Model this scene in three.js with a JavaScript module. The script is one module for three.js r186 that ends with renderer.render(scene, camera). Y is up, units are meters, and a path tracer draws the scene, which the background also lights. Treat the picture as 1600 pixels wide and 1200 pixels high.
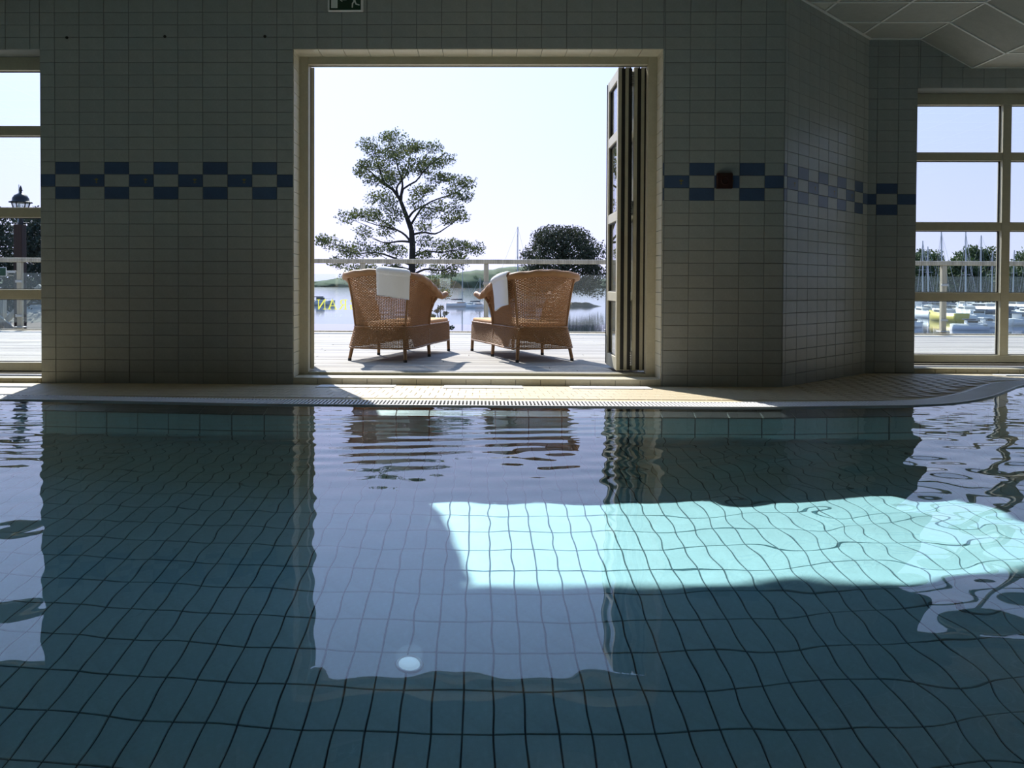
import * as THREE from 'three';
import { RoundedBoxGeometry } from 'three/addons/geometries/RoundedBoxGeometry.js';
import { mergeGeometries } from 'three/addons/utils/BufferGeometryUtils.js';
import { ImprovedNoise } from 'three/addons/math/ImprovedNoise.js';
import { FontLoader } from 'three/addons/loaders/FontLoader.js';

// ------------------------------------------------------------------ camera, sky, sun, exposure
const scene = new THREE.Scene();
const R = THREE.MathUtils.degToRad;
const FOCAL = 1242;
const camera = new THREE.PerspectiveCamera(2 * Math.atan(600 / FOCAL) * 180 / Math.PI, 1600 / 1200, 0.05, 8000);
camera.position.set(0, 0.74, 6.4);
camera.rotation.order = 'YXZ';
camera.rotation.set(R(-1.0), R(0.84), 0.0041);
camera.setViewOffset(1600, 1200, 68, 132, 1600, 1200);          // shift lens: the horizon stays high while the camera stays level
const renderer = new THREE.WebGLRenderer();
renderer.toneMapping = THREE.LinearToneMapping;
renderer.toneMappingExposure = 1.0;
renderer.shadowMap.enabled = true;

const toSun = new THREE.Vector3(-0.37, 0.96, -1).normalize();
// clear summer sky: pale at the horizon and towards the sun, blue above, the same rule all the way round
{
  const W = 512, H = 256, d = new Float32Array(W * H * 4);
  const C = [[0.505, 0.45, 0.0, 1.27], [0.61, -0.95, 0.05, 2.17], [0.448, -1.3, 0.345, 3.35]];
  for (let j = 0; j < H; j++) for (let i = 0; i < W; i++) {
    const up = ((j + 0.5) / H - 0.5) * Math.PI, az = ((i + 0.5) / W - 0.5) * 2 * Math.PI;
    const dot = toSun.x * Math.cos(az) * Math.cos(up) + toSun.y * Math.sin(up) + toSun.z * Math.sin(az) * Math.cos(up);
    const m = Math.exp(-Math.max(0, up) * 180 / Math.PI / 20), s = Math.exp(-Math.acos(Math.min(1, dot)) * 180 / Math.PI / 40);
    for (let k = 0; k < 3; k++) d[(j * W + i) * 4 + k] = m * C[k][0] + m * s * C[k][1] + C[k][2] + s * C[k][3];
    d[(j * W + i) * 4 + 3] = 1;
  }
  const t = new THREE.DataTexture(d, W, H, THREE.RGBAFormat, THREE.FloatType);
  t.mapping = THREE.EquirectangularReflectionMapping; t.magFilter = THREE.LinearFilter; t.needsUpdate = true;
  scene.background = scene.environment = t;
}

const sun = new THREE.DirectionalLight(new THREE.Color(1.0, 0.96, 0.90), 8.5);
sun.name = 'sun';
sun.position.copy(toSun).multiplyScalar(40);
sun.castShadow = true;
sun.shadow.mapSize.set(4096, 4096);
Object.assign(sun.shadow.camera, { left: -16, right: 16, top: 16, bottom: -16, near: 1, far: 90 });
scene.add(sun, sun.target);

// ------------------------------------------------------------------ helpers
let seed = 20240611;
const rnd = () => { seed = (seed + 0x6d2b79f5) | 0; let t = Math.imul(seed ^ (seed >>> 15), 1 | seed); t = (t + Math.imul(t ^ (t >>> 7), 61 | t)) ^ t; return ((t ^ (t >>> 14)) >>> 0) / 4294967296; };
const rr = (a, b) => a + (b - a) * rnd();
const V = (x, y, z) => new THREE.Vector3(x, y, z);
const noise = new ImprovedNoise();
const clamp = THREE.MathUtils.clamp, lerp = THREE.MathUtils.lerp, smooth = THREE.MathUtils.smoothstep;
const taken = new Map();
function numbered(name) { const n = taken.get(name) ?? 0; taken.set(name, n + 1); return n ? name + '_' + String(n).padStart(3, '0') : name; }
function tag(o, label, category, group, kind) {
  o.userData.label = label;
  if (category) o.userData.category = category;
  if (group) o.userData.group = group;
  if (kind) o.userData.kind = kind;
  return o;
}
function part(name, geometry, material, parent) {
  const m = new THREE.Mesh(geometry, material);
  m.name = name; m.castShadow = m.receiveShadow = true;
  parent.add(m);
  return m;
}
function root(name, x = 0, y = 0, z = 0, turn = 0) {
  const g = new THREE.Group();
  g.name = numbered(name); g.position.set(x, y, z); g.rotation.y = turn;
  scene.add(g);
  return g;
}
function group(name, parent) { const g = new THREE.Group(); g.name = name; parent.add(g); return g; }

// planar uv in metres, by the way each face points
function metric(g) {
  const n = g.index ? g.toNonIndexed() : g;
  const p = n.attributes.position, uv = new Float32Array(p.count * 2);
  const a = V(), b = V(), c = V();
  for (let i = 0; i < p.count; i += 3) {
    a.fromBufferAttribute(p, i); b.fromBufferAttribute(p, i + 1); c.fromBufferAttribute(p, i + 2);
    const nx = b.clone().sub(a).cross(c.clone().sub(a)), ax = Math.abs(nx.x), ay = Math.abs(nx.y), az = Math.abs(nx.z);
    [a, b, c].forEach((q, k) => {
      uv[(i + k) * 2] = ax > ay && ax > az ? q.z : q.x;
      uv[(i + k) * 2 + 1] = ay >= ax && ay >= az ? q.z : q.y;
    });
  }
  n.setAttribute('uv', new THREE.BufferAttribute(uv, 2));
  return n;
}
// collects pieces into one geometry
class Build {
  constructor() { this.list = []; }
  add(g, m) { const q = g.index ? g.toNonIndexed() : g.clone(); if (m) q.applyMatrix4(m); for (const k of Object.keys(q.attributes)) if (!['position', 'normal'].includes(k)) q.deleteAttribute(k); this.list.push(q); return this; }
  box(x0, x1, y0, y1, z0, z1) { const g = new THREE.BoxGeometry(Math.abs(x1 - x0), Math.abs(y1 - y0), Math.abs(z1 - z0)); g.translate((x0 + x1) / 2, (y0 + y1) / 2, (z0 + z1) / 2); return this.add(g); }
  rbox(x0, x1, y0, y1, z0, z1, r = 0.004) { const w = Math.abs(x1 - x0), h = Math.abs(y1 - y0), d = Math.abs(z1 - z0); const g = new RoundedBoxGeometry(w, h, d, 1, Math.min(r, w / 2.1, h / 2.1, d / 2.1)); g.translate((x0 + x1) / 2, (y0 + y1) / 2, (z0 + z1) / 2); return this.add(g); }
  beam(a, b, w, h) {   // a square bar from a to b
    const d = b.clone().sub(a), g = new RoundedBoxGeometry(w, h, d.length(), 1, Math.min(w, h) * 0.12);
    const m = new THREE.Matrix4().lookAt(b, a, Math.abs(d.y) / d.length() > 0.95 ? V(1, 0, 0) : V(0, 1, 0)); m.setPosition(a.clone().add(b).multiplyScalar(0.5));
    return this.add(g, m);
  }
  rod(a, b, r0, r1 = r0, n = 8) {
    const d = b.clone().sub(a), g = new THREE.CylinderGeometry(r1, r0, d.length(), n, 1);
    const m = new THREE.Matrix4().makeRotationFromQuaternion(new THREE.Quaternion().setFromUnitVectors(V(0, 1, 0), d.clone().normalize())); m.setPosition(a.clone().add(b).multiplyScalar(0.5));
    return this.add(g, m);
  }
  geo() { return metric(this.list.length === 1 ? this.list[0] : mergeGeometries(this.list)); }
  to(name, material, parent) { return part(name, this.geo(), material, parent); }
}
const B = () => new Build();
// a tile or board: chamfered front towards +z, no back
function tileGeo(w, h, t, c) {
  const p = [], q = (a, b, d, e) => p.push(...a, ...b, ...d, ...a, ...d, ...e);
  const X = w / 2, Y = h / 2, f = (x, y, z) => [x, y, z];
  const ring = (s, z) => [f(-X + s, -Y + s, z), f(X - s, -Y + s, z), f(X - s, Y - s, z), f(-X + s, Y - s, z)];
  const r0 = ring(0, 0), r1 = ring(0, t - c), r2 = ring(c, t);
  q(r2[0], r2[1], r2[2], r2[3]);
  for (let i = 0; i < 4; i++) { const j = (i + 1) % 4; q(r1[i], r1[j], r2[j], r2[i]); q(r0[i], r0[j], r1[j], r1[i]); }
  const g = new THREE.BufferGeometry();
  g.setAttribute('position', new THREE.Float32BufferAttribute(p, 3));
  g.computeVertexNormals();
  return metric(g);
}
const tileCache = new Map();
function tile(w, h, t = 0.006, c = 0.0015) { const k = [w.toFixed(4), h.toFixed(4), t, c].join(); if (!tileCache.has(k)) tileCache.set(k, tileGeo(w, h, t, c)); return tileCache.get(k); }

// ------------------------------------------------------------------ textures and materials
function dataTex(w, h, fn, srgb = true, repeat = [1, 1]) {
  const d = new Uint8Array(w * h * 4);
  for (let y = 0; y < h; y++) for (let x = 0; x < w; x++) { const c = fn(x / w, y / h, x, y), i = (y * w + x) * 4; for (let k = 0; k < 3; k++) d[i + k] = clamp(Math.round((c.length ? c[k] : c) * 255), 0, 255); d[i + 3] = 255; }
  const t = new THREE.DataTexture(d, w, h, THREE.RGBAFormat);
  t.wrapS = t.wrapT = THREE.RepeatWrapping; t.magFilter = THREE.LinearFilter; t.minFilter = THREE.LinearMipmapLinearFilter;
  if (srgb) t.colorSpace = THREE.SRGBColorSpace;
  t.repeat.set(...repeat); t.needsUpdate = true;
  return t;
}
// noise that repeats over the unit square
function tn(u, v, fx, fy, z = 0) {
  const a = u * Math.PI * 2, b = v * Math.PI * 2;
  return noise.noise(Math.cos(a) * fx / 6.28 + 11.3, Math.sin(a) * fx / 6.28 + z, Math.cos(b) * fy / 6.28 + Math.sin(b) * fy / 6.28 * 0.7 + 5.1) * 0.6 + noise.noise(Math.cos(b) * fy / 6.28 + 3.3, Math.sin(b) * fy / 6.28 - z, Math.sin(a) * fx / 6.28 + 2.7) * 0.6;
}
const speck = dataTex(256, 256, (u, v) => { const n = tn(u, v, 9, 9) * 0.03 + tn(u, v, 40, 40, 3) * 0.03 + (rnd() - 0.5) * 0.035; return 0.955 + n; }, true, [2, 2]);
const plankTex = dataTex(512, 512, (u, v) => { const g = tn(u, v, 6, 160) * 0.12 + tn(u, v, 3, 60, 5) * 0.1 + tn(u, v, 14, 320, 2) * 0.08 + (rnd() - 0.5) * 0.05; return [0.86 + g, 0.855 + g, 0.84 + g]; }, true, [0.5, 1]);
const grain = dataTex(256, 256, (u, v) => { const g = tn(u, v, 80, 4) * 0.16 + tn(u, v, 26, 2, 7) * 0.12 + (rnd() - 0.5) * 0.05; return 0.86 + g; }, true, [2, 1]);
const barkTex = dataTex(256, 256, (u, v) => { const g = tn(u, v, 60, 10) * 0.4 + tn(u, v, 24, 24, 4) * 0.25; return 0.7 + g; }, true, [3, 1.5]);
const fuzz = dataTex(256, 256, (u, v) => 0.5 + tn(u, v, 60, 60) * 0.3 + (rnd() - 0.5) * 0.7, false, [6, 6]);
const std = (o) => new THREE.MeshStandardMaterial(o);
const phys = (o) => new THREE.MeshPhysicalMaterial(o);
const rgb = (r, g, b) => new THREE.Color().setRGB(r, g, b);
const MAT = {
  tileA: std({ name: 'wall tile', color: rgb(0.43, 0.455, 0.44), roughness: 0.32, map: speck }),
  tileB: std({ name: 'wall tile b', color: rgb(0.41, 0.435, 0.425), roughness: 0.30, map: speck }),
  tileC: std({ name: 'wall tile c', color: rgb(0.445, 0.465, 0.445), roughness: 0.35, map: speck }),
  tileBlue: std({ name: 'blue tile', color: rgb(0.085, 0.135, 0.25), roughness: 0.3, map: speck }),
  tileBlueB: std({ name: 'blue tile b', color: rgb(0.075, 0.12, 0.225), roughness: 0.3, map: speck }),
  grout: std({ name: 'grout', color: rgb(0.22, 0.23, 0.225), roughness: 0.9 }),
  creamTile: std({ name: 'cream tile', color: rgb(0.70, 0.66, 0.52), roughness: 0.35, map: speck }),
  cream: std({ name: 'cream painted frame', color: rgb(0.56, 0.52, 0.39), roughness: 0.45, map: speck }),
  gasket: std({ name: 'black rubber', color: rgb(0.012, 0.012, 0.012), roughness: 0.6 }),
  alu: std({ name: 'aluminium', color: rgb(0.45, 0.45, 0.44), roughness: 0.4, metalness: 0.9 }),
  white: std({ name: 'white plastic', color: rgb(0.84, 0.85, 0.86), roughness: 0.4 }),
  glass: phys({ name: 'window glass', color: rgb(0.97, 0.985, 0.98), roughness: 0.0, transmission: 1, thickness: 0, ior: 1.5 }),
  railGlass: phys({ name: 'railing glass', color: rgb(0.93, 0.97, 0.96), roughness: 0.02, transmission: 0.985, thickness: 0, ior: 1.5 }),
  deckA: std({ name: 'deck tile', color: rgb(0.55, 0.465, 0.305), roughness: 0.5, map: speck }),
  deckB: std({ name: 'deck tile b', color: rgb(0.535, 0.45, 0.295), roughness: 0.52, map: speck }),
  deckBase: std({ name: 'deck mortar', color: rgb(0.51, 0.43, 0.28), roughness: 0.85 }),
  poolA: std({ name: 'pool tile', color: rgb(0.47, 0.68, 0.735), roughness: 0.35, map: speck }),
  poolB: std({ name: 'pool tile b', color: rgb(0.455, 0.665, 0.72), roughness: 0.35, map: speck }),
  poolGrout: std({ name: 'pool grout', color: rgb(0.05, 0.085, 0.11), roughness: 0.9 }),
  ledge: std({ name: 'dark ledge tile', color: rgb(0.05, 0.045, 0.05), roughness: 0.4 }),
  ledgeGrout: std({ name: 'pale ledge joint', color: rgb(0.6, 0.6, 0.58), roughness: 0.8 }),
  ceil: std({ name: 'ceiling panel', color: rgb(0.46, 0.455, 0.42), roughness: 0.9, map: speck }),
  ceilBar: std({ name: 'ceiling grid', color: rgb(0.85, 0.85, 0.82), roughness: 0.5 }),
  plankA: std({ name: 'weathered plank', color: rgb(0.44, 0.42, 0.39), roughness: 0.85, map: plankTex }),
  plankB: std({ name: 'weathered plank b', color: rgb(0.49, 0.47, 0.44), roughness: 0.85, map: plankTex }),
  plankC: std({ name: 'weathered plank c', color: rgb(0.40, 0.38, 0.36), roughness: 0.85, map: plankTex }),
  timber: std({ name: 'railing timber', color: rgb(0.58, 0.52, 0.40), roughness: 0.75, map: grain }),
  paleTimber: std({ name: 'pale timber', color: rgb(0.52, 0.48, 0.40), roughness: 0.8, map: grain }),
  darkTimber: std({ name: 'dark timber', color: rgb(0.05, 0.026, 0.02), roughness: 0.8, map: grain }),
  wicker: phys({ name: 'wicker', color: rgb(0.39, 0.195, 0.07), roughness: 0.6, transmission: 0.12, thickness: 0, map: speck }),
  cane: std({ name: 'cane pole', color: rgb(0.36, 0.18, 0.07), roughness: 0.5, map: grain }),
  cushion: std({ name: 'tan cushion', color: rgb(0.62, 0.36, 0.17), roughness: 0.95, bumpMap: fuzz, bumpScale: 0.001 }),
  towel: std({ name: 'terry towel', color: rgb(0.91, 0.91, 0.92), roughness: 1, bumpMap: fuzz, bumpScale: 0.002 }),
  blackMetal: std({ name: 'black iron', color: rgb(0.02, 0.02, 0.022), roughness: 0.5, metalness: 0.3 }),
  redBox: std({ name: 'dark red brown', color: rgb(0.04, 0.014, 0.011), roughness: 0.4 }),
  bark: std({ name: 'bark', color: rgb(0.10, 0.085, 0.07), roughness: 0.95, map: barkTex }),
  sea: std({ name: 'sea', color: rgb(0.02, 0.035, 0.04), roughness: 0.07 }),
  rock: std({ name: 'shore rock', color: rgb(0.20, 0.19, 0.17), roughness: 0.95 }),
  forest: std({ name: 'far forest', color: rgb(0.075, 0.115, 0.055), roughness: 1, vertexColors: true }),
  hull: std({ name: 'white hull', color: rgb(0.75, 0.76, 0.77), roughness: 0.25 }),
  hullBlue: std({ name: 'dark blue hull', color: rgb(0.04, 0.07, 0.14), roughness: 0.3 }),
  hullYellow: std({ name: 'yellow hull', color: rgb(0.55, 0.45, 0.04), roughness: 0.35 }),
  boatDeck: std({ name: 'boat deck', color: rgb(0.62, 0.60, 0.56), roughness: 0.6 }),
  boatGlass: std({ name: 'dark boat glass', color: rgb(0.02, 0.025, 0.03), roughness: 0.1 }),
  mast: std({ name: 'mast aluminium', color: rgb(0.50, 0.52, 0.55), roughness: 0.4, metalness: 0.4 }),
  canvas: std({ name: 'navy canvas', color: rgb(0.03, 0.045, 0.09), roughness: 0.9 }),
  canvasGreen: std({ name: 'green canvas', color: rgb(0.03, 0.13, 0.09), roughness: 0.9 }),
  yellowPrint: phys({ name: 'yellow lettering', color: rgb(0.85, 0.75, 0.10), roughness: 0.9, transmission: 0.55, thickness: 0 }),
  greyPrint: phys({ name: 'grey lettering', color: rgb(0.62, 0.64, 0.65), roughness: 0.9, transmission: 0.5, thickness: 0 }),
  gold: std({ name: 'dull gold print', color: rgb(0.30, 0.24, 0.05), roughness: 0.5 }),
  concrete: std({ name: 'grey concrete', color: rgb(0.38, 0.37, 0.35), roughness: 0.9, map: speck }),
  hiddenWall: std({ name: 'dark wall boarding', color: rgb(0.12, 0.105, 0.09), roughness: 0.7, map: grain }),
  plaster: std({ name: 'outside render', color: rgb(0.62, 0.60, 0.54), roughness: 0.9 }),
};
const leafMat = (r, g, b, t = 0.35) => phys({ name: 'leaves', color: rgb(r, g, b), roughness: 0.85, transmission: t, thickness: 0 });

// ------------------------------------------------------------------ the room: walls
const CEIL = 3.093, FLOOR_W = -0.062, FLOOR_F = -0.083, ROW0 = 1.728, THICK = 0.36, FAR = -1.24;
const plainTiles = [MAT.tileA, MAT.tileB, MAT.tileC];
const emblemShape = (() => {   // small stylised flower on a stem, printed in gold on some of the blue tiles
  const b = B();
  for (let k = 0; k < 3; k++) { const g = new THREE.CircleGeometry(0.0075, 8); g.scale(0.6, 1.3, 1); g.translate(0, 0.010, 0); g.rotateZ((k - 1) * 0.9); b.add(g); }
  b.add(new THREE.PlaneGeometry(0.004, 0.026).translate(0, -0.012, 0)); b.add(new THREE.PlaneGeometry(0.024, 0.004).translate(0, -0.014, 0));
  return b.geo();
})();
function tiledWall(name, label, at, turn, u0, u1, y0, y1, uLine, opt = {}) {
  const w = root(name, at[0], 0, at[1], turn);
  tag(w, label, 'wall', null, 'structure');
  B().box(u0, u1, opt.core0 ?? y0, opt.core1 ?? y1, -(opt.thick ?? THICK), 0).to('wall_core', MAT.grout, w);
  const us = [u0], ys = [y0];
  for (let u = uLine + Math.ceil((u0 - uLine) / 0.2 - 1e-6) * 0.2; u < u1 - 0.005; u += 0.2) if (u > u0 + 0.005) us.push(u);
  us.push(u1);
  for (let y = ROW0 + Math.ceil((y0 - ROW0) / 0.1 - 1e-6) * 0.1; y < y1 - 0.005; y += 0.1) if (y > y0 + 0.005) ys.push(y);
  ys.push(y1);
  const rest = B(), gap = 0.004;
  let n = 0;
  for (let j = 0; j + 1 < ys.length; j++) for (let i = 0; i + 1 < us.length; i++) {
    const a = us[i], b = us[i + 1], c = ys[j], d = ys[j + 1], cx = (a + b) / 2, cy = (c + d) / 2;
    if (b - a < 0.012 || d - c < 0.012) continue;
    const row = Math.round((ROW0 - d) / 0.1), col = Math.floor((cx - uLine) / 0.2 + 1e-6);   // rows 0..2 carry the chequered band
    let blue = false;
    if (row >= 0 && row <= 2) blue = ((col + row + (opt.phase ?? 0)) % 2 + 2) % 2 === 0;
    const g = tile(b - a - gap, d - c - gap, 0.005, 0.0014);
    const full = b - a > 0.19;
    if ((opt.noParts || (opt.partialStuff && !full)) && !blue) { rest.add(g, new THREE.Matrix4().makeTranslation(cx, cy, 0)); continue; }
    const m = blue ? (rnd() < 0.5 ? MAT.tileBlue : MAT.tileBlueB) : plainTiles[Math.floor(rnd() * 3)];
    const t = part(n ? 'tile_' + String(n).padStart(3, '0') : 'tile', g, m, w); n++;
    t.position.set(cx, cy, rr(-0.0004, 0.0004)); t.rotation.set(rr(-0.004, 0.004), rr(-0.003, 0.003), 0);
    if (blue) t.userData.label = 'blue tile of the chequered band';
    if (blue && row === 1 && full && opt.emblem !== false) { const e = part('emblem', emblemShape, MAT.gold, t); e.position.set(0.035, 0, 0.0056); }
  }
  if (rest.list.length) { const s = rest.to('cut_tiles', MAT.tileA, w); s.userData.kind = 'stuff'; }
  return w;
}
const DL = -1.511, DR = 1.456, DTOP = 2.637, WL = -3.563, CORNER = 2.42, FC = [3.68, FAR], WR = 4.145;
tiledWall('wall_front_left', 'grey white tiled wall between the left window and the open door', [0, 0], 0, WL, DL, -0.072, CEIL + 0.03, -3.441, { phase: 0, partialStuff: true, core0: -0.5 });
tiledWall('wall_front_top', 'tiled wall strip above the open folding door', [0, 0], 0, DL, DR, DTOP, CEIL + 0.03, -1.518, { noParts: false });
tiledWall('wall_front_right', 'tiled wall with dark square box right of the door', [0, 0], 0, DR, CORNER, -0.072, CEIL + 0.03, 1.668, { phase: 0, core0: -0.5 });
const ANG = Math.atan2(-FC[1], FC[0] - CORNER), ALEN = Math.hypot(FC[0] - CORNER, FC[1]);
tiledWall('wall_angled', 'tiled wall slanting back from the corner beside the door', [CORNER, 0], ANG, 0, ALEN, -0.1, CEIL + 0.03, 0.054, { phase: 1, core0: -0.5, thick: 0.3 });
tiledWall('wall_far_right', 'narrow tiled wall left of the right window', [0, FAR], 0, FC[0], WR, -0.1, CEIL + 0.03, FC[0] + 0.085, { phase: 0, core0: -0.5, emblem: false });
tiledWall('wall_far_top', 'tiled wall strip above the right window', [0, FAR], 0, WR, 8.2, 2.63, CEIL + 0.03, FC[0] + 0.085, { emblem: false });
tiledWall('wall_left_top', 'tiled wall strip above the left window', [0, 0], 0, -7.2, WL, 2.63, CEIL + 0.03, -3.441, { emblem: false });
// the parts of the shell outside the picture
function plainWall(name, label, x0, x1, y0, y1, z0, z1) { const b = part(numbered(name), B().box(x0, x1, y0, y1, z0, z1).geo(), MAT.hiddenWall, scene); return tag(b, label, 'wall', null, 'structure'); }
plainWall('wall_front_outer', 'tiled wall left of the left window', -9.3, -7.2, -0.5, CEIL + 0.03, -THICK, 0);
plainWall('wall_left', 'left side wall of the pool hall', -9.3, -9, -0.5, CEIL + 0.03, 0, 11);
plainWall('wall_right', 'right side wall of the pool hall', 8.2, 8.5, -0.5, CEIL + 0.03, FAR - THICK, 11);
plainWall('wall_back', 'back wall of the pool hall behind the camera', -9.3, 8.5, -0.5, CEIL + 0.03, 11, 11.3);
tag(part('roof_slab', B().box(-9.3, 8.5, CEIL + 0.03, CEIL + 0.3, 0, 11.3).box(CORNER, 8.5, CEIL + 0.03, CEIL + 0.3, FAR - THICK, 0).geo(), MAT.plaster, scene), 'flat roof slab over the pool hall', 'roof', null, 'structure');
tag(part('roof_eave', B().box(-9.3, CORNER, 3.1, 3.28, -0.75, 0).box(CORNER, 8.5, 3.1, 3.28, -2.0, 0.001).geo(), MAT.plaster, scene), 'roof eave projecting over the terrace outside', 'roof', null, 'structure');

// ------------------------------------------------------------------ window and door surrounds
const FR = 0.08;                                     // frame depth
const TRANSOM = [[0.611, 0.692], [1.296, 1.377], [1.978, 2.059]];
// trim_1: tiled reveal, sill and riser of the door opening
{
  const t = root('trim_1'); tag(t, 'cream tiled reveal and low sill around the open door', 'trim', null, 'structure');
  let n = 0; const nm = () => n++ ? 'reveal_tile_' + String(n - 1).padStart(3, '0') : 'reveal_tile';
  const cuts = (a, b, st) => { const o = []; for (let u = a; u < b - 0.01; u += st) o.push([u, Math.min(u + st, b)]); return o; };
  for (const [a, b] of cuts(DL, DR, 0.2)) { const m = part(nm(), tile(b - a - 0.004, 0.206, 0.006, 0.0015), MAT.creamTile, t); m.rotation.x = Math.PI / 2; m.position.set((a + b) / 2, DTOP, -0.1); }
  for (const [x, turn] of [[DL, Math.PI / 2], [DR, -Math.PI / 2]]) for (const [a, b] of cuts(-0.008, DTOP, 0.1)) { const m = part(nm(), tile(0.2, b - a - 0.004, 0.006, 0.0015), MAT.creamTile, t); m.rotation.y = turn; m.position.set(x, (a + b) / 2, -0.1); }
  n = 0;
  for (const [a, b] of cuts(DL, DR, 0.2)) { const m = part(n++ ? 'riser_tile_' + String(n - 1).padStart(3, '0') : 'riser_tile', tile(b - a - 0.004, 0.058, 0.006, 0.0015), MAT.creamTile, t); m.position.set((a + b) / 2, -0.044, 0); }
  B().rbox(DL, DR, -0.018, -0.008, -0.28, 0.008, 0.003).to('sill_top', MAT.creamTile, t);
  B().box(DL, DR, -0.5, -0.018, -THICK, 0).to('sill_core', MAT.grout, t);
}
// door_1: folding door
function leaf(parent, x, z, turn, name, flip = 1) {
  const L = group(name, parent); L.position.set(x, 0, z); L.rotation.y = turn; L.scale.z = flip;   // local x runs along the leaf, away from the room
  const W = 0.55, T = 0.052, y0 = 0.03, y1 = 2.571, st = 0.06;
  B().rbox(0, st, y0, y1, -T / 2, T / 2, 0.004).to('stile', MAT.cream, L); B().rbox(W - st, W, y0, y1, -T / 2, T / 2, 0.004).to('stile', MAT.cream, L);
  B().rbox(st, W - st, y0, y0 + 0.11, -T / 2 + 0.002, T / 2 - 0.002).to('rail', MAT.cream, L); B().rbox(st, W - st, y1 - 0.09, y1, -T / 2 + 0.002, T / 2 - 0.002).to('rail', MAT.cream, L);
  const ys = [y0 + 0.11, ...TRANSOM.flat(), y1 - 0.09];
  for (const [a, b] of TRANSOM) B().rbox(st, W - st, a, b, -T / 2 + 0.002, T / 2 - 0.002).to('transom', MAT.cream, L);
  for (let k = 0; k < 8; k += 2) {
    B().box(st - 0.004, W - st + 0.004, ys[k] - 0.004, ys[k + 1] + 0.004, -0.003, 0.003).to('pane', MAT.glass, L);
    const a = ys[k], b = ys[k + 1], g = B();
    g.box(st, st + 0.008, a, b, -0.012, 0.012).box(W - st - 0.008, W - st, a, b, -0.012, 0.012).box(st, W - st, a, a + 0.008, -0.012, 0.012).box(st, W - st, b - 0.008, b, -0.012, 0.012).to('glazing_seal', MAT.gasket, L);
  }
  const e = B();   // rubber seals on the two closing edges
  e.box(-0.006, 0.004, y0 + 0.01, y1 - 0.01, 0.004, T / 2 + 0.006).box(W - 0.004, W + 0.006, y0 + 0.01, y1 - 0.01, -T / 2 - 0.006, -0.004).box(-0.012, 0.002, y0 + 0.01, y1 + 0.015, 0.012, 0.02);
  e.to('edge_seal', MAT.gasket, L);
  return L;
}
function hinge(parent, x, y, z, w = 0.03) {
  const b = B();
  for (let k = 0; k < 6; k++) b.add(new THREE.CylinderGeometry(0.009, 0.009, 0.012, 8), new THREE.Matrix4().makeTranslation(x, y - 0.06 + k * 0.02, z));
  b.box(x - w / 2, x + w / 2, y - 0.066, y + 0.055, z - 0.012, z - 0.006);
  b.to('hinge', MAT.alu, parent);
}
{
  const d = root('door_1'); tag(d, 'wide cream folding glass door standing open to the terrace', 'door', null, 'structure');
  const z0 = -0.2 - FR, z1 = -0.2;
  B().rbox(DL, -1.431, -0.015, DTOP, z0, z1).to('jamb', MAT.cream, d); B().rbox(1.376, DR, -0.015, DTOP, z0, z1).to('jamb', MAT.cream, d);
  B().rbox(-1.431, 1.376, 2.569, DTOP, z0, z1).to('head', MAT.cream, d); B().rbox(-1.431, 1.376, -0.015, 0.016, z0 - 0.03, z1).to('threshold', MAT.cream, d);
  B().box(-1.431, 1.376, 0.016, 0.021, z0 + 0.01, z0 + 0.03).box(-1.431, 1.376, 2.562, 2.57, z0 + 0.01, z0 + 0.03).to('track', MAT.alu, d);
  [1.174, 1.232, 1.306, 1.364].forEach((x, i) => leaf(d, x, -0.3, Math.PI / 2, i ? 'door_leaf_00' + i : 'door_leaf'));
  leaf(d, -1.428, -0.3, Math.PI / 2 + R(12.5), 'door_leaf_004', -1);
  for (const y of [0.14, 1.4, 2.48]) { hinge(d, 1.269, y, -0.292); hinge(d, 1.395, y, -0.292, 0.02); hinge(d, -1.448, y, -0.285, 0.02); }
}
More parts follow.
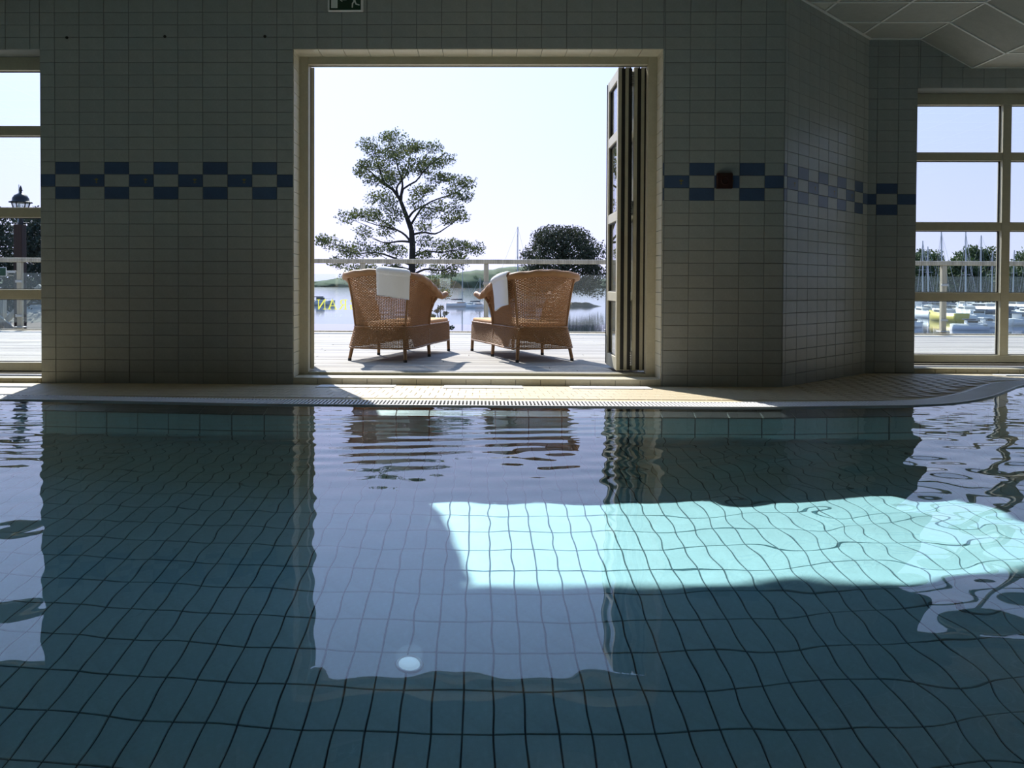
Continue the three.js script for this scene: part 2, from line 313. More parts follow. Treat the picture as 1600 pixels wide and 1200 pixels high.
// windows with four rows of panes
function gridWindow(name, label, x0, x1, z, mull, sillY, wallZ) {
  const w = root(name); tag(w, label, 'window', null, 'structure');
  const z1 = z, z0 = z - FR, yb = 0.011, yt = 2.63, s = 0.075;
  B().rbox(x0, x0 + s, yb, yt, z0, z1).to('frame_post', MAT.cream, w); B().rbox(x1 - s, x1, yb, yt, z0, z1).to('frame_post', MAT.cream, w);
  B().rbox(x0 + s, x1 - s, yb, 0.081, z0, z1).to('bottom_rail', MAT.cream, w); B().rbox(x0 + s, x1 - s, 2.52, yt, z0, z1).to('head', MAT.cream, w);
  const xs = [x0 + s, ...mull.flatMap((m) => [m - 0.041, m + 0.041]), x1 - s];
  for (const m of mull) B().rbox(m - 0.041, m + 0.041, 0.081, 2.52, z0, z1).to('mullion', MAT.cream, w);
  const ys = [0.081, ...TRANSOM.flat(), 2.52];
  for (let i = 0; i < xs.length; i += 2) {
    for (const [a, b] of TRANSOM) B().rbox(xs[i], xs[i + 1], a, b, z0 + 0.003, z1 - 0.003).to('transom', MAT.cream, w);
    for (let k = 0; k < 8; k += 2) {
      B().box(xs[i], xs[i + 1], ys[k], ys[k + 1], z0 + 0.018, z0 + 0.023).to('pane', MAT.glass, w);
      const a = ys[k], b = ys[k + 1], X0 = xs[i], X1 = xs[i + 1], zz = z0 + 0.024;
      B().box(X0, X0 + 0.009, a, b, zz, zz + 0.012).box(X1 - 0.009, X1, a, b, zz, zz + 0.012).box(X0, X1, a, a + 0.007, zz, zz + 0.012).box(X0, X1, b - 0.007, b, zz, zz + 0.012).to('glazing_seal', MAT.gasket, w);
    }
  }
  B().box(x0, x1, -0.001, 0.011, z0 + 0.02, z1 - 0.01).to('drip_gap', MAT.gasket, w);
  B().rbox(x0, x1, sillY - 0.012, sillY, z0, wallZ + 0.008, 0.003).to('sill', MAT.creamTile, w);
  B().box(x0, x1, -0.5, sillY - 0.012, wallZ - THICK, wallZ - 0.006).to('sill_core', MAT.grout, w);
  for (let u = x0, n = 0; u < x1 - 0.01; u += 0.2) { const e = Math.min(u + 0.2, x1), m = part(n++ ? 'riser_tile_' + String(n - 1).padStart(3, '0') : 'riser_tile', tile(e - u - 0.004, 0.055, 0.006, 0.0015), MAT.creamTile, w); m.position.set((u + e) / 2, sillY - 0.042, wallZ - 0.006); }
  return w;
}
gridWindow('window_1', 'left cream window with transoms looking out at the lantern post', -7.2, WL, -0.2, [-4.75, -5.95], -0.024, 0);
gridWindow('window_2', 'right cream window with transoms looking out at the marina', WR, 8.2, FAR - 0.2, [5.125, 6.2, 7.25], -0.03, FAR);

// ------------------------------------------------------------------ pool outline, deck and grate
const curve = (pts) => { const c = pts; return (x) => { if (x <= c[0][0]) return c[0][1]; for (let i = 1; i < c.length; i++) if (x <= c[i][0]) { const p0 = c[Math.max(0, i - 2)], p1 = c[i - 1], p2 = c[i], p3 = c[Math.min(c.length - 1, i + 1)], t = (x - p1[0]) / (p2[0] - p1[0]), h = p2[0] - p1[0]; const m1 = (p2[1] - p0[1]) / (p2[0] - p0[0] || 1) * h, m2 = (p3[1] - p1[1]) / (p3[0] - p1[0] || 1) * h; return (2 * t ** 3 - 3 * t * t + 1) * p1[1] + (t ** 3 - 2 * t * t + t) * m1 + (-2 * t ** 3 + 3 * t * t) * p2[1] + (t ** 3 - t * t) * m2; } return c[c.length - 1][1]; }; };
const zIn = curve([[-9, 1.40], [-3.06, 1.40], [-2.2, 1.455], [-1.4, 1.52], [-0.6, 1.535], [1.0, 1.535], [1.76, 1.52], [2.38, 1.455], [2.70, 1.41], [3.08, 1.27], [3.47, 0.974], [3.78, 0.666], [4.10, 0.36], [4.5, 0.2], [5.2, 0.15], [9, 0.15]]);
const inner = [], outer = [];
for (let x = -8.9; x <= 8.15; x += 0.025) { const dz = (zIn(x + 0.01) - zIn(x - 0.01)) / 0.02, l = Math.hypot(1, dz); inner.push([x, zIn(x)]); outer.push([x + dz / l * 0.195, zIn(x) - 0.195 / l]); }
const zOut = (x) => { for (let i = 1; i < outer.length; i++) if (outer[i][0] >= x) { const a = outer[i - 1], b = outer[i]; return lerp(a[1], b[1], clamp((x - a[0]) / (b[0] - a[0] || 1), 0, 1)); } return outer[outer.length - 1][1]; };
const zWall = (x) => x < CORNER ? 0 : x < FC[0] ? FAR * (x - CORNER) / (FC[0] - CORNER) : FAR;
const deckY = (x, z) => { const zw = zWall(x), zo = zOut(x), yw = lerp(FLOOR_W, FLOOR_F, clamp(-zw / -FAR, 0, 1)); return lerp(0, yw, clamp((zo - z) / (zo - zw), 0, 1)); };
{
  const f = root('floor'); tag(f, 'cream tiled walkway between the pool and the window wall', 'floor', null, 'structure');
  // mortar bed under the tiles, following the fall of the walkway
  const P = [], I = [], nz = 10, xs = []; for (let x = -9; x <= 8.2; x += 0.05) xs.push(x);
  for (const x of xs) for (let j = 0; j <= nz; j++) { const z = lerp(zWall(x) - 0.02, zOut(x), j / nz); P.push(x, deckY(x, z) - 0.003, z); }
  for (let i = 0; i + 1 < xs.length; i++) for (let j = 0; j < nz; j++) { const a = i * (nz + 1) + j, b = a + nz + 1; I.push(a, a + 1, b, b, a + 1, b + 1); }
  const g = new THREE.BufferGeometry(); g.setAttribute('position', new THREE.Float32BufferAttribute(P, 3)); g.setIndex(I); g.computeVertexNormals();
  part('mortar_bed', metric(g), MAT.deckBase, f);
  const spots = [];
  for (let z = 1.24, r = 0; z > -1.3; z -= 0.2, r++) for (let x = -8.9 + (r % 2) * 0.05; x < 8.1; x += 0.1) {
    const zs = [x - 0.05, x, x + 0.05].map((q) => [zOut(q), zWall(q)]);
    if (zs.some(([o, w]) => z + 0.1 > o - 0.012 || z - 0.1 < w - 0.03)) continue;
    spots.push([x, z]);
  }
  spots.sort((a, b) => (b[1] - Math.abs(b[0]) * 0.25) - (a[1] - Math.abs(a[0]) * 0.25));
  const rest = [B(), B()], gg = tile(0.0965, 0.1965, 0.005, 0.0012), q = new THREE.Quaternion(), e = new THREE.Euler();
  spots.forEach(([x, z], i) => {
    const y = deckY(x, z) - 0.004, tilt = Math.atan2(deckY(x, z + 0.05) - deckY(x, z - 0.05), 0.1);
    const roll = Math.atan2(deckY(x + 0.05, z) - deckY(x - 0.05, z), 0.1);
    e.set(-Math.PI / 2 - tilt, 0, 0);
    if (i < 300) { const m = part(i ? 'deck_tile_' + String(i).padStart(3, '0') : 'deck_tile', gg, rnd() < 0.5 ? MAT.deckA : MAT.deckB, f); m.position.set(x, y, z); m.rotation.copy(e); m.rotation.y = roll; }
    else rest[Math.floor(rnd() * 2)].add(gg, new THREE.Matrix4().compose(V(x, y, z), q.setFromEuler(e), V(1, 1, 1)));
  });
  rest.forEach((b, k) => { const m = b.to('further_deck_tiles', k ? MAT.deckB : MAT.deckA, f); m.userData.kind = 'stuff'; });
  // curved border course along the grate
  const bp = [], strip = (o0, o1, y0) => { for (let i = 0; i + 1 < outer.length; i++) { const c = (k, o) => { const p = outer[k], n = inner[k], l = Math.hypot(p[0] - n[0], p[1] - n[1]); const X = p[0] + (p[0] - n[0]) / l * o, Z = p[1] + (p[1] - n[1]) / l * o; return [X, Math.min(0, deckY(X, Z)) + y0, Z]; }; const a = c(i, o0), b = c(i + 1, o0), d = c(i + 1, o1), h = c(i, o1); bp.push(...a, ...b, ...d, ...a, ...d, ...h); } };
  strip(0, 0.035, 0.0015);
  const bg = new THREE.BufferGeometry(); bg.setAttribute('position', new THREE.Float32BufferAttribute(bp, 3)); bg.computeVertexNormals();
  part('edge_strip', metric(bg), MAT.deckA, f);
  B().box(-9, 8.2, -0.16, -0.004, 6.05, 11).to('near_walkway', MAT.deckA, f);
}
{
  const o = root('overflow_grate'); tag(o, 'white slatted overflow grate running along the pool edge', 'drain grate');
  const b = B(), len = [0]; for (let i = 1; i < inner.length; i++) len.push(len[i - 1] + Math.hypot(inner[i][0] - inner[i - 1][0], inner[i][1] - inner[i - 1][1]));
  const slat = new RoundedBoxGeometry(0.0115, 0.008, 0.185, 1, 0.002), m = new THREE.Matrix4();
  for (let s = 0, i = 0; s < len[len.length - 1]; s += 0.0235) {
    while (i + 2 < len.length && len[i + 1] < s) i++;
    const t = (s - len[i]) / (len[i + 1] - len[i]), L = (a, k) => lerp(a[i][k], a[i + 1][k], t);
    const ix = L(inner, 0), iz = L(inner, 1), ox = L(outer, 0), oz = L(outer, 1);
    m.makeRotationY(Math.atan2(ix - ox, iz - oz)); m.setPosition((ix + ox) / 2, 0.003, (iz + oz) / 2); b.add(slat, m);
  }
  const s = b.to('slats', MAT.white, o); s.userData.kind = 'stuff';
  for (const [nm, k0, k1] of [['inner_rail', 0, 0.07], ['outer_rail', 0.95, 1.0]]) {
    const p = []; const at = (i, k, y) => [lerp(inner[i][0], outer[i][0], k), y, lerp(inner[i][1], outer[i][1], k)];
    for (let i = 0; i + 1 < inner.length; i++) for (const [a, ya, c, yc] of [[k0, 0.007, k1, 0.007], [k0, -0.012, k0, 0.007], [k1, 0.007, k1, -0.012]]) { const q0 = at(i, a, ya), q1 = at(i + 1, a, ya), q2 = at(i + 1, c, yc), q3 = at(i, c, yc); p.push(...q0, ...q1, ...q2, ...q0, ...q2, ...q3); }
    const g = new THREE.BufferGeometry(); g.setAttribute('position', new THREE.Float32BufferAttribute(p, 3)); g.computeVertexNormals(); part(nm, metric(g), MAT.white, o);
  }
  const p = []; const at = (i, k, y) => [lerp(inner[i][0], outer[i][0], k), y, lerp(inner[i][1], outer[i][1], k)];
  for (let i = 0; i + 1 < inner.length; i++) for (const [a, ya, c, yc] of [[0, -0.012, 0, -0.24], [0, -0.24, 1, -0.24], [1, -0.24, 1, -0.004]]) { const q0 = at(i, a, ya), q1 = at(i + 1, a, ya), q2 = at(i + 1, c, yc), q3 = at(i, c, yc); p.push(...q0, ...q1, ...q2, ...q0, ...q2, ...q3); }
  const g = new THREE.BufferGeometry(); g.setAttribute('position', new THREE.Float32BufferAttribute(p, 3)); g.computeVertexNormals(); part('gutter', metric(g), MAT.concrete, o);
}

// ------------------------------------------------------------------ pool basin
const DEPTH = 1.02, LEDGE = 0.08, NEAR = 6.0;
{
  const b = root('pool_basin'); tag(b, 'turquoise tiled swimming pool basin', 'pool', null, 'structure');
  B().box(-9, 8.2, -DEPTH - 0.1, -DEPTH - 0.004, 0, NEAR + 0.2).to('floor_bed', MAT.poolGrout, b);
  B().box(-9, 8.2, -DEPTH, 0.0, NEAR, NEAR + 0.06).to('near_wall', MAT.poolA, b);
  // floor tiles
  const TW = 0.089, TL = 0.179, gg = tile(TW - 0.005, TL - 0.005, 0.007, 0.0015), spots = [];
  for (let z = 1.72 + TL / 2; z < NEAR; z += TL) for (let x = -8.9; x < 8.1; x += TW) { if (z + 0.09 > zIn(x)) spots.push([x, z]); }
  for (let z = 1.72 - TL / 2; z > 0.1; z -= TL) for (let x = -8.9; x < 8.1; x += TW) { if (z + 0.09 > zIn(x)) spots.push([x, z]); }
  const cost = ([x, z]) => Math.abs(x) > 1.75 || z > 4.75 ? 99 : -z;
  spots.sort((p, q) => cost(p) - cost(q));
  const rest = [B(), B()], rot = new THREE.Matrix4().makeRotationX(-Math.PI / 2), m4 = new THREE.Matrix4();
  spots.forEach(([x, z], i) => {
    if (i < 300) { const m = part(i ? 'pool_floor_tile_' + String(i).padStart(3, '0') : 'pool_floor_tile', gg, rnd() < 0.5 ? MAT.poolA : MAT.poolB, b); m.position.set(x, -DEPTH - 0.005, z); m.rotation.x = -Math.PI / 2; }
    else rest[Math.floor(rnd() * 2)].add(gg, m4.copy(rot).setPosition(x, -DEPTH - 0.005, z));
  });
  rest.forEach((r, k) => { r.to('further_pool_floor_tiles', k ? MAT.poolB : MAT.poolA, b).userData.kind = 'stuff'; });
  // far side: bed strip, tiles and the dark submerged ledge
  const strip = (o0, y0, o1, y1, nm, mat) => { const p = []; const at = (i, o, y) => { const l = 0.195, n = inner[i], q = outer[i]; return [n[0] + (n[0] - q[0]) / l * o, y, n[1] + (n[1] - q[1]) / l * o]; }; for (let i = 0; i + 1 < inner.length; i++) { const a = at(i, o0, y0), c = at(i + 1, o0, y0), d = at(i + 1, o1, y1), e = at(i, o1, y1); p.push(...a, ...d, ...c, ...a, ...e, ...d); } const g = new THREE.BufferGeometry(); g.setAttribute('position', new THREE.Float32BufferAttribute(p, 3)); g.computeVertexNormals(); return part(nm, metric(g), mat, b); };
  strip(LEDGE - 0.004, -DEPTH, LEDGE - 0.004, -0.05, 'side_bed', MAT.poolGrout);
  strip(-0.03, -0.006, LEDGE, -0.05, 'ledge_bed', MAT.ledgeGrout);
  const len = [0]; for (let i = 1; i < inner.length; i++) len.push(len[i - 1] + Math.hypot(inner[i][0] - inner[i - 1][0], inner[i][1] - inner[i - 1][1]));
  const wg = tile(0.194, 0.094, 0.006, 0.0015), lg = tile(0.1955, 0.128, 0.005, 0.001), restW = B(), restL = B();
  let n = 0, k = 0;
  for (let s = 0.1, i = 0; s < len[len.length - 1]; s += 0.2) {
    while (i + 2 < len.length && len[i + 1] < s) i++;
    const t = (s - len[i]) / (len[i + 1] - len[i]), L = (a, c) => lerp(a[i][c], a[i + 1][c], t);
    const ix = L(inner, 0), iz = L(inner, 1), nx = (ix - L(outer, 0)) / 0.195, nz = (iz - L(outer, 1)) / 0.195, turn = Math.atan2(nx, nz);
    const shown = ix > -3.2 && ix < 2.6;
    for (let r = 0; r < 10; r++) {
      const y = -0.05 - 0.05 - r * 0.098, m = new THREE.Matrix4().makeRotationY(turn); m.setPosition(ix + nx * (LEDGE - 0.004), y, iz + nz * (LEDGE - 0.004));
      if (shown) { const w = part(n++ ? 'pool_side_tile_' + String(n - 1).padStart(3, '0') : 'pool_side_tile', wg, rnd() < 0.5 ? MAT.poolA : MAT.poolB, b); w.applyMatrix4(m); } else restW.add(wg, m);
    }
    const m = new THREE.Matrix4().makeRotationY(turn).multiply(new THREE.Matrix4().makeRotationX(-Math.PI / 2 + Math.atan2(0.044, 0.13))); m.setPosition(ix + nx * 0.035, -0.029, iz + nz * 0.035);
    if (shown) { const w = part(k++ ? 'ledge_tile_' + String(k - 1).padStart(3, '0') : 'ledge_tile', lg, MAT.ledge, b); w.applyMatrix4(m); w.userData.label = 'dark tile of the submerged ledge'; } else restL.add(lg, m);
  }
  restW.to('further_pool_side_tiles', MAT.poolA, b).userData.kind = 'stuff';
  restL.to('further_ledge_tiles', MAT.ledge, b).userData.kind = 'stuff';
}

// ------------------------------------------------------------------ pool water
const waves = [];   // [kx, kz, phase, height, where]
{
  const W = (lambda, deg, slope, where) => { const k = 2 * Math.PI / lambda; waves.push([k * Math.sin(R(deg)), k * Math.cos(R(deg)), rnd() * 6.28, slope / k, where]); };
  const all = (x, z) => lerp(1, 0.5, smooth(z, 2.8, 4.6)), farR = (x, z) => Math.exp(-(((z - 2.55) / 0.75) ** 2)) * (0.35 + Math.exp(-(((x + 0.5) / 1.6) ** 2))), right = (x, z) => smooth(x, 0.15, 1.5) * smooth(z, 1.7, 3.0), edge = (x, z) => Math.exp(-(((z - 1.9) / 0.5) ** 2)), left = (x) => smooth(-x, 1.9, 2.6);
  W(0.155, 6, 0.026, farR); W(0.135, 11, 0.020, farR); W(0.19, 2, 0.014, farR); W(0.11, -7, 0.008, farR);
  W(0.17, 38, 0.0075, all); W(0.15, -33, 0.006, all); W(0.10, 70, 0.004, all); W(0.09, -62, 0.003, all); W(0.27, 15, 0.003, all); W(0.4, -50, 0.003, all); W(0.23, 75, 0.004, all);
  W(0.30, 40, 0.040, right); W(0.22, 26, 0.036, right); W(0.40, 60, 0.030, right); W(0.165, 50, 0.020, right); W(0.55, 15, 0.014, right); W(0.19, -22, 0.018, right);
  W(0.10, 4, 0.010, edge); W(0.08, -10, 0.006, edge); W(0.13, 0, 0.016, left); W(0.22, 6, 0.016, left);
}
function waterAt(x, z) { let y = 0, sx = 0, sz = 0; for (const [a, b, p, h, w] of waves) { const q = w(x, z) * h, t = a * x + b * z + p; y += q * Math.sin(t); sx += q * a * Math.cos(t); sz += q * b * Math.cos(t); } return [y, sx, sz]; }
{
  const zCut = 2.5, xs = [], P = [], N = [], I = [[], []]; for (let x = -8.9; x <= 8.15; x += Math.abs(x) < 3.6 ? 0.016 : 0.05) xs.push(x);
  const n1 = 110, n2 = 230, rows = n1 + n2;
  for (const x of xs) for (let j = 0; j <= rows; j++) {
    const z = j <= n1 ? lerp(zIn(x) - 0.004, zCut, j / n1) : lerp(zCut, NEAR, (j - n1) / n2), [y, sx, sz] = waterAt(x, z), l = Math.hypot(sx, 1, sz), f = clamp((z - zIn(x)) / 0.15, 0, 1);
    P.push(x, y * f - 0.001, z); N.push(-sx * f / l, 1 / l, -sz * f / l);
  }
  for (let i = 0; i + 1 < xs.length; i++) for (let j = 0; j < rows; j++) { const a = i * (rows + 1) + j, b = a + rows + 1; I[j < n1 ? 0 : 1].push(a, a + 1, b, b, a + 1, b + 1); }
  const g = new THREE.BufferGeometry(); g.setAttribute('position', new THREE.Float32BufferAttribute(P, 3)); g.setAttribute('normal', new THREE.Float32BufferAttribute(N, 3));
  g.setIndex([...I[0], ...I[1]].length ? I[0].concat(I[1]) : []); g.addGroup(0, I[0].length, 0); g.addGroup(I[0].length, I[1].length, 1);
  const sheet = phys({ name: 'water', color: rgb(0.84, 0.98, 0.985), roughness: 0, transmission: 1, thickness: 0, ior: 1.333 });
  const deep = phys({ name: 'deep water', color: rgb(0.64, 0.90, 0.94), roughness: 0, transmission: 1, thickness: 1, ior: 1.333 });
  const w = part('pool_water', g, [sheet, deep], scene); tag(w, 'clear rippled water filling the swimming pool', 'water', null, 'stuff');
}

// ------------------------------------------------------------------ ceiling
{
  const c = root('ceiling'); tag(c, 'suspended panel ceiling with pale grid bars', 'ceiling', null, 'structure');
  const X = [], Z = []; for (let x = 4.163; x > -9; x -= 0.612) X.unshift(x); for (let z = -0.76; z < 11; z += 0.5) Z.push(z);
  X.unshift(-9); Z.unshift(FAR); Z.push(11);
  const bars = B(), restP = B();
  let n = 0;
  for (let i = 0; i + 1 < X.length; i++) for (let j = 0; j + 1 < Z.length; j++) {
    if (X[i + 1] < CORNER - 0.4 && Z[j + 1] < 0.1) continue;
    const z0 = Z[j], x0 = X[i];
    if (z0 < 0 && x0 < CORNER + 0.05 && Z[j + 1] <= 0) continue;
    const g = new THREE.BoxGeometry(X[i + 1] - x0 - 0.012, 0.015, Z[j + 1] - z0 - 0.012);
    const m4 = new THREE.Matrix4().makeTranslation((x0 + X[i + 1]) / 2, CEIL + 0.013, (z0 + Z[j + 1]) / 2);
    if (x0 > 1.5 && z0 < 1) part(n++ ? 'panel_' + String(n - 1).padStart(3, '0') : 'panel', metric(g.applyMatrix4(m4)), MAT.ceil, c); else restP.add(g, m4);
  }
  restP.to('further_panels', MAT.ceil, c).userData.kind = 'stuff';
  for (const x of X.slice(1)) bars.box(x - 0.011, x + 0.011, CEIL - 0.001, CEIL + 0.012, x < CORNER ? 0 : FAR, 11);
  for (const z of Z) bars.box(z < 0 ? CORNER - 0.3 : -9, 4.163, CEIL - 0.0015, CEIL + 0.012, z - 0.011, z + 0.011);
  bars.beam(V(CORNER + 0.012, CEIL - 0.004, 0.016), V(FC[0] + 0.012, CEIL - 0.004, FAR + 0.016), 0.022, 0.012).box(FC[0], 4.163, CEIL - 0.006, CEIL + 0.006, FAR, FAR + 0.022);
  bars.to('grid_bar', MAT.ceilBar, c);
  // lowered strip on the right with a slanting side
  const sx0 = 4.163, sx1 = 4.655, sy1 = 2.82, len = Math.hypot(sx1 - sx0, CEIL - sy1), ang = Math.atan2(sy1 - CEIL, sx1 - sx0), sb = B();
  for (let j = 0; j + 1 < Z.length; j++) {
    const g = new THREE.BoxGeometry(len - 0.012, 0.014, Z[j + 1] - Z[j] - 0.012).applyMatrix4(new THREE.Matrix4().makeRotationZ(ang)); g.translate((sx0 + sx1) / 2 + 0.004, (CEIL + sy1) / 2 + 0.008, (Z[j] + Z[j + 1]) / 2);
    part('slanting_panel' + (j ? '_' + String(j).padStart(3, '0') : ''), metric(g), MAT.ceil, c);
    for (let x = sx1, k = 0; x < 8.2; x += 0.6, k++) { const w = Math.min(0.6, 8.2 - x); if (w > 0.05) { const m = part('low_panel' + (j * 6 + k ? '_' + String(j * 6 + k).padStart(3, '0') : ''), metric(new THREE.BoxGeometry(w - 0.012, 0.015, Z[j + 1] - Z[j] - 0.012)), MAT.ceil, c); m.position.set(x + w / 2, sy1 + 0.013, (Z[j] + Z[j + 1]) / 2); } }
    const bar = new THREE.BoxGeometry(len, 0.014, 0.02).applyMatrix4(new THREE.Matrix4().makeRotationZ(ang)); bar.translate((sx0 + sx1) / 2, (CEIL + sy1) / 2, Z[j]); sb.add(bar);
    sb.box(sx1, 8.2, sy1 - 0.001, sy1 + 0.01, Z[j] - 0.01, Z[j] + 0.01);
  }
  for (let x = sx1; x < 8.2; x += 0.6) sb.box(x - 0.01, x + 0.01, sy1 - 0.0015, sy1 + 0.01, FAR, 11);
  sb.to('slanting_grid_bar', MAT.ceilBar, c);
}

// ------------------------------------------------------------------ small things on walls and floor
function printed(w, h, draw) { const c = document.createElement('canvas'); c.width = w; c.height = h; const x = c.getContext('2d'); draw(x, w, h); const t = new THREE.CanvasTexture(c); t.colorSpace = THREE.SRGBColorSpace; t.magFilter = THREE.LinearFilter; return t; }
function pictogramMan(x, k) {
  x.fillStyle = x.strokeStyle = '#e8efe9'; x.lineCap = 'round'; x.lineJoin = 'round';
  x.beginPath(); x.arc(206 * k, 34 * k, 14 * k, 0, 7); x.fill();
  x.lineWidth = 20 * k; x.beginPath(); x.moveTo(212 * k, 62 * k); x.lineTo(224 * k, 110 * k); x.stroke();
  x.lineWidth = 11 * k; x.beginPath(); x.moveTo(208 * k, 62 * k); x.lineTo(190 * k, 86 * k); x.lineTo(176 * k, 92 * k); x.stroke(); x.beginPath(); x.moveTo(220 * k, 62 * k); x.lineTo(246 * k, 72 * k); x.lineTo(250 * k, 92 * k); x.stroke();
  x.lineWidth = 13 * k; x.beginPath(); x.moveTo(222 * k, 110 * k); x.lineTo(206 * k, 136 * k); x.lineTo(204 * k, 172 * k); x.stroke(); x.beginPath(); x.moveTo(226 * k, 112 * k); x.lineTo(238 * k, 142 * k); x.lineTo(264 * k, 150 * k); x.stroke();
}
function pictogram(x, w, h, mirrored) {
  x.save(); if (mirrored) { x.translate(w, 0); x.scale(-1, 1); }
  x.fillStyle = '#0a3a26'; x.fillRect(0, 0, w, h);
  const k = h / 200; x.fillStyle = x.strokeStyle = '#e8efe9'; x.lineCap = 'round'; x.lineJoin = 'round';
  x.fillRect(14 * k, 20 * k, 58 * k, 162 * k);
  x.lineWidth = 9 * k; x.beginPath(); x.moveTo(150 * k, 98 * k); x.lineTo(96 * k, 98 * k); x.stroke(); x.beginPath(); x.moveTo(112 * k, 82 * k); x.lineTo(94 * k, 98 * k); x.lineTo(112 * k, 114 * k); x.stroke();
  pictogramMan(x, k);
  x.restore();
}
{
  const s = root('exit_sign', -1.0865, 3.03, 0.006); tag(s, 'green exit sign with running man above the door', 'sign');
  B().rbox(-0.142, 0.142, -0.104, 0.06, 0, 0.03, 0.008).to('housing', MAT.white, s);
  const f = part('sign_face', new THREE.PlaneGeometry(0.25, 0.19), std({ name: 'exit print', map: printed(560, 400, (x, w, h) => pictogram(x, w, h, false)), roughness: 0.4 }), s); f.position.set(0, -0.0, 0.0312); f.scale.y = 0.157 / 0.19; f.position.y = -0.0165;
}
{
  const s = root('wall_box', 1.9415, 1.582, 0.006); tag(s, 'dark red brown square alarm box on the chequered band', 'alarm box');
  B().rbox(-0.062, 0.062, -0.062, 0.062, 0, 0.035, 0.006).to('casing', MAT.redBox, s);
  const ring = new THREE.TorusGeometry(0.028, 0.005, 8, 20); ring.translate(0, 0, 0.036); part('button_ring', metric(ring), std({ color: rgb(0.05, 0.012, 0.01), roughness: 0.5 }), s);
}
[[-3.34, 2.725], [-2.546, 2.734], [-1.738, 2.734]].forEach(([x, y], i) => {
  const s = root('wall_stud', x, y, 0.004); tag(s, ['small dark screw stud above the wall nearest the left window', 'small dark screw stud midway along the left wall', 'small dark screw stud nearest the door frame'][i], 'stud');
  const g = new THREE.LatheGeometry([new THREE.Vector2(0.0001, 0.014), new THREE.Vector2(0.008, 0.012), new THREE.Vector2(0.011, 0.006), new THREE.Vector2(0.012, 0)], 12); g.rotateX(Math.PI / 2); part('head', metric(g), MAT.gasket, s);
});
function floorGrille(x0, x1, z0, z1, label) {
  const xm = (x0 + x1) / 2, zm = (z0 + z1) / 2, s = root('floor_grille', xm, deckY(xm, zm) + 0.001, zm); s.rotation.x = -Math.atan2(deckY(xm, zm + 0.05) - deckY(xm, zm - 0.05), 0.1);
  tag(s, label, 'floor grille');
  const W = (x1 - x0) / 2, D = (z1 - z0) / 2, f = B();
  f.rbox(-W, W, -0.004, 0.006, -D, -D + 0.014, 0.002).rbox(-W, W, -0.004, 0.006, D - 0.014, D, 0.002).rbox(-W, -W + 0.014, -0.004, 0.006, -D, D, 0.002).rbox(W - 0.014, W, -0.004, 0.006, -D, D, 0.002).to('rim', MAT.white, s);
  for (let k = 0; k < 12; k++) { const z = lerp(-D + 0.022, D - 0.022, k / 11); B().rbox(-W + 0.012, W - 0.012, -0.002, 0.005, z - 0.006, z + 0.006, 0.0015).to(k ? 'bar_' + String(k).padStart(3, '0') : 'bar', MAT.white, s); }
  B().box(-W + 0.01, W - 0.01, -0.05, -0.046, -D + 0.01, D - 0.01).to('tray', MAT.alu, s);
}
floorGrille(-1.26, -0.66, 0.12, 0.34, 'pale metal floor grille at the left end of the doorway');
floorGrille(-0.28, 0.334, 0.12, 0.34, 'pale metal floor grille at the middle of the doorway');
floorGrille(0.708, 1.32, 0.12, 0.34, 'pale metal floor grille at the right end of the doorway');
floorGrille(-4.62, -4.02, 0.12, 0.34, 'pale metal floor grille below the left window');
floorGrille(4.75, 5.6, FAR + 0.2, FAR + 0.42, 'pale metal floor grille below the right window');
{
  const s = root('added_glow_disc', -0.215, -DEPTH + 0.002, 3.93); tag(s, 'small added glowing disc standing in for a pale spot in the pool', 'glow disc');  // added emissive disc and weak point light imitating a pale spot in the water
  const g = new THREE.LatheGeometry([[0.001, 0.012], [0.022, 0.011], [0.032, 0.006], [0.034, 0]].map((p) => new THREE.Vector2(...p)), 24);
  part('glow_disc_face', metric(g), std({ name: 'added glow disc', color: rgb(0.8, 0.85, 0.88), roughness: 0.3, emissive: rgb(0.42, 0.58, 0.74), emissiveIntensity: 0.5 }), s);
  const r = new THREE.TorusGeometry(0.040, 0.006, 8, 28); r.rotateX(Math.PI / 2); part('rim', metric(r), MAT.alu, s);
  const l = new THREE.PointLight(rgb(0.57, 0.78, 1), 0.0003); l.name = 'added_disc_light'; l.position.set(0, 0.05, 0); l.shadow.radius = 2.2; l.castShadow = true; s.add(l);
}

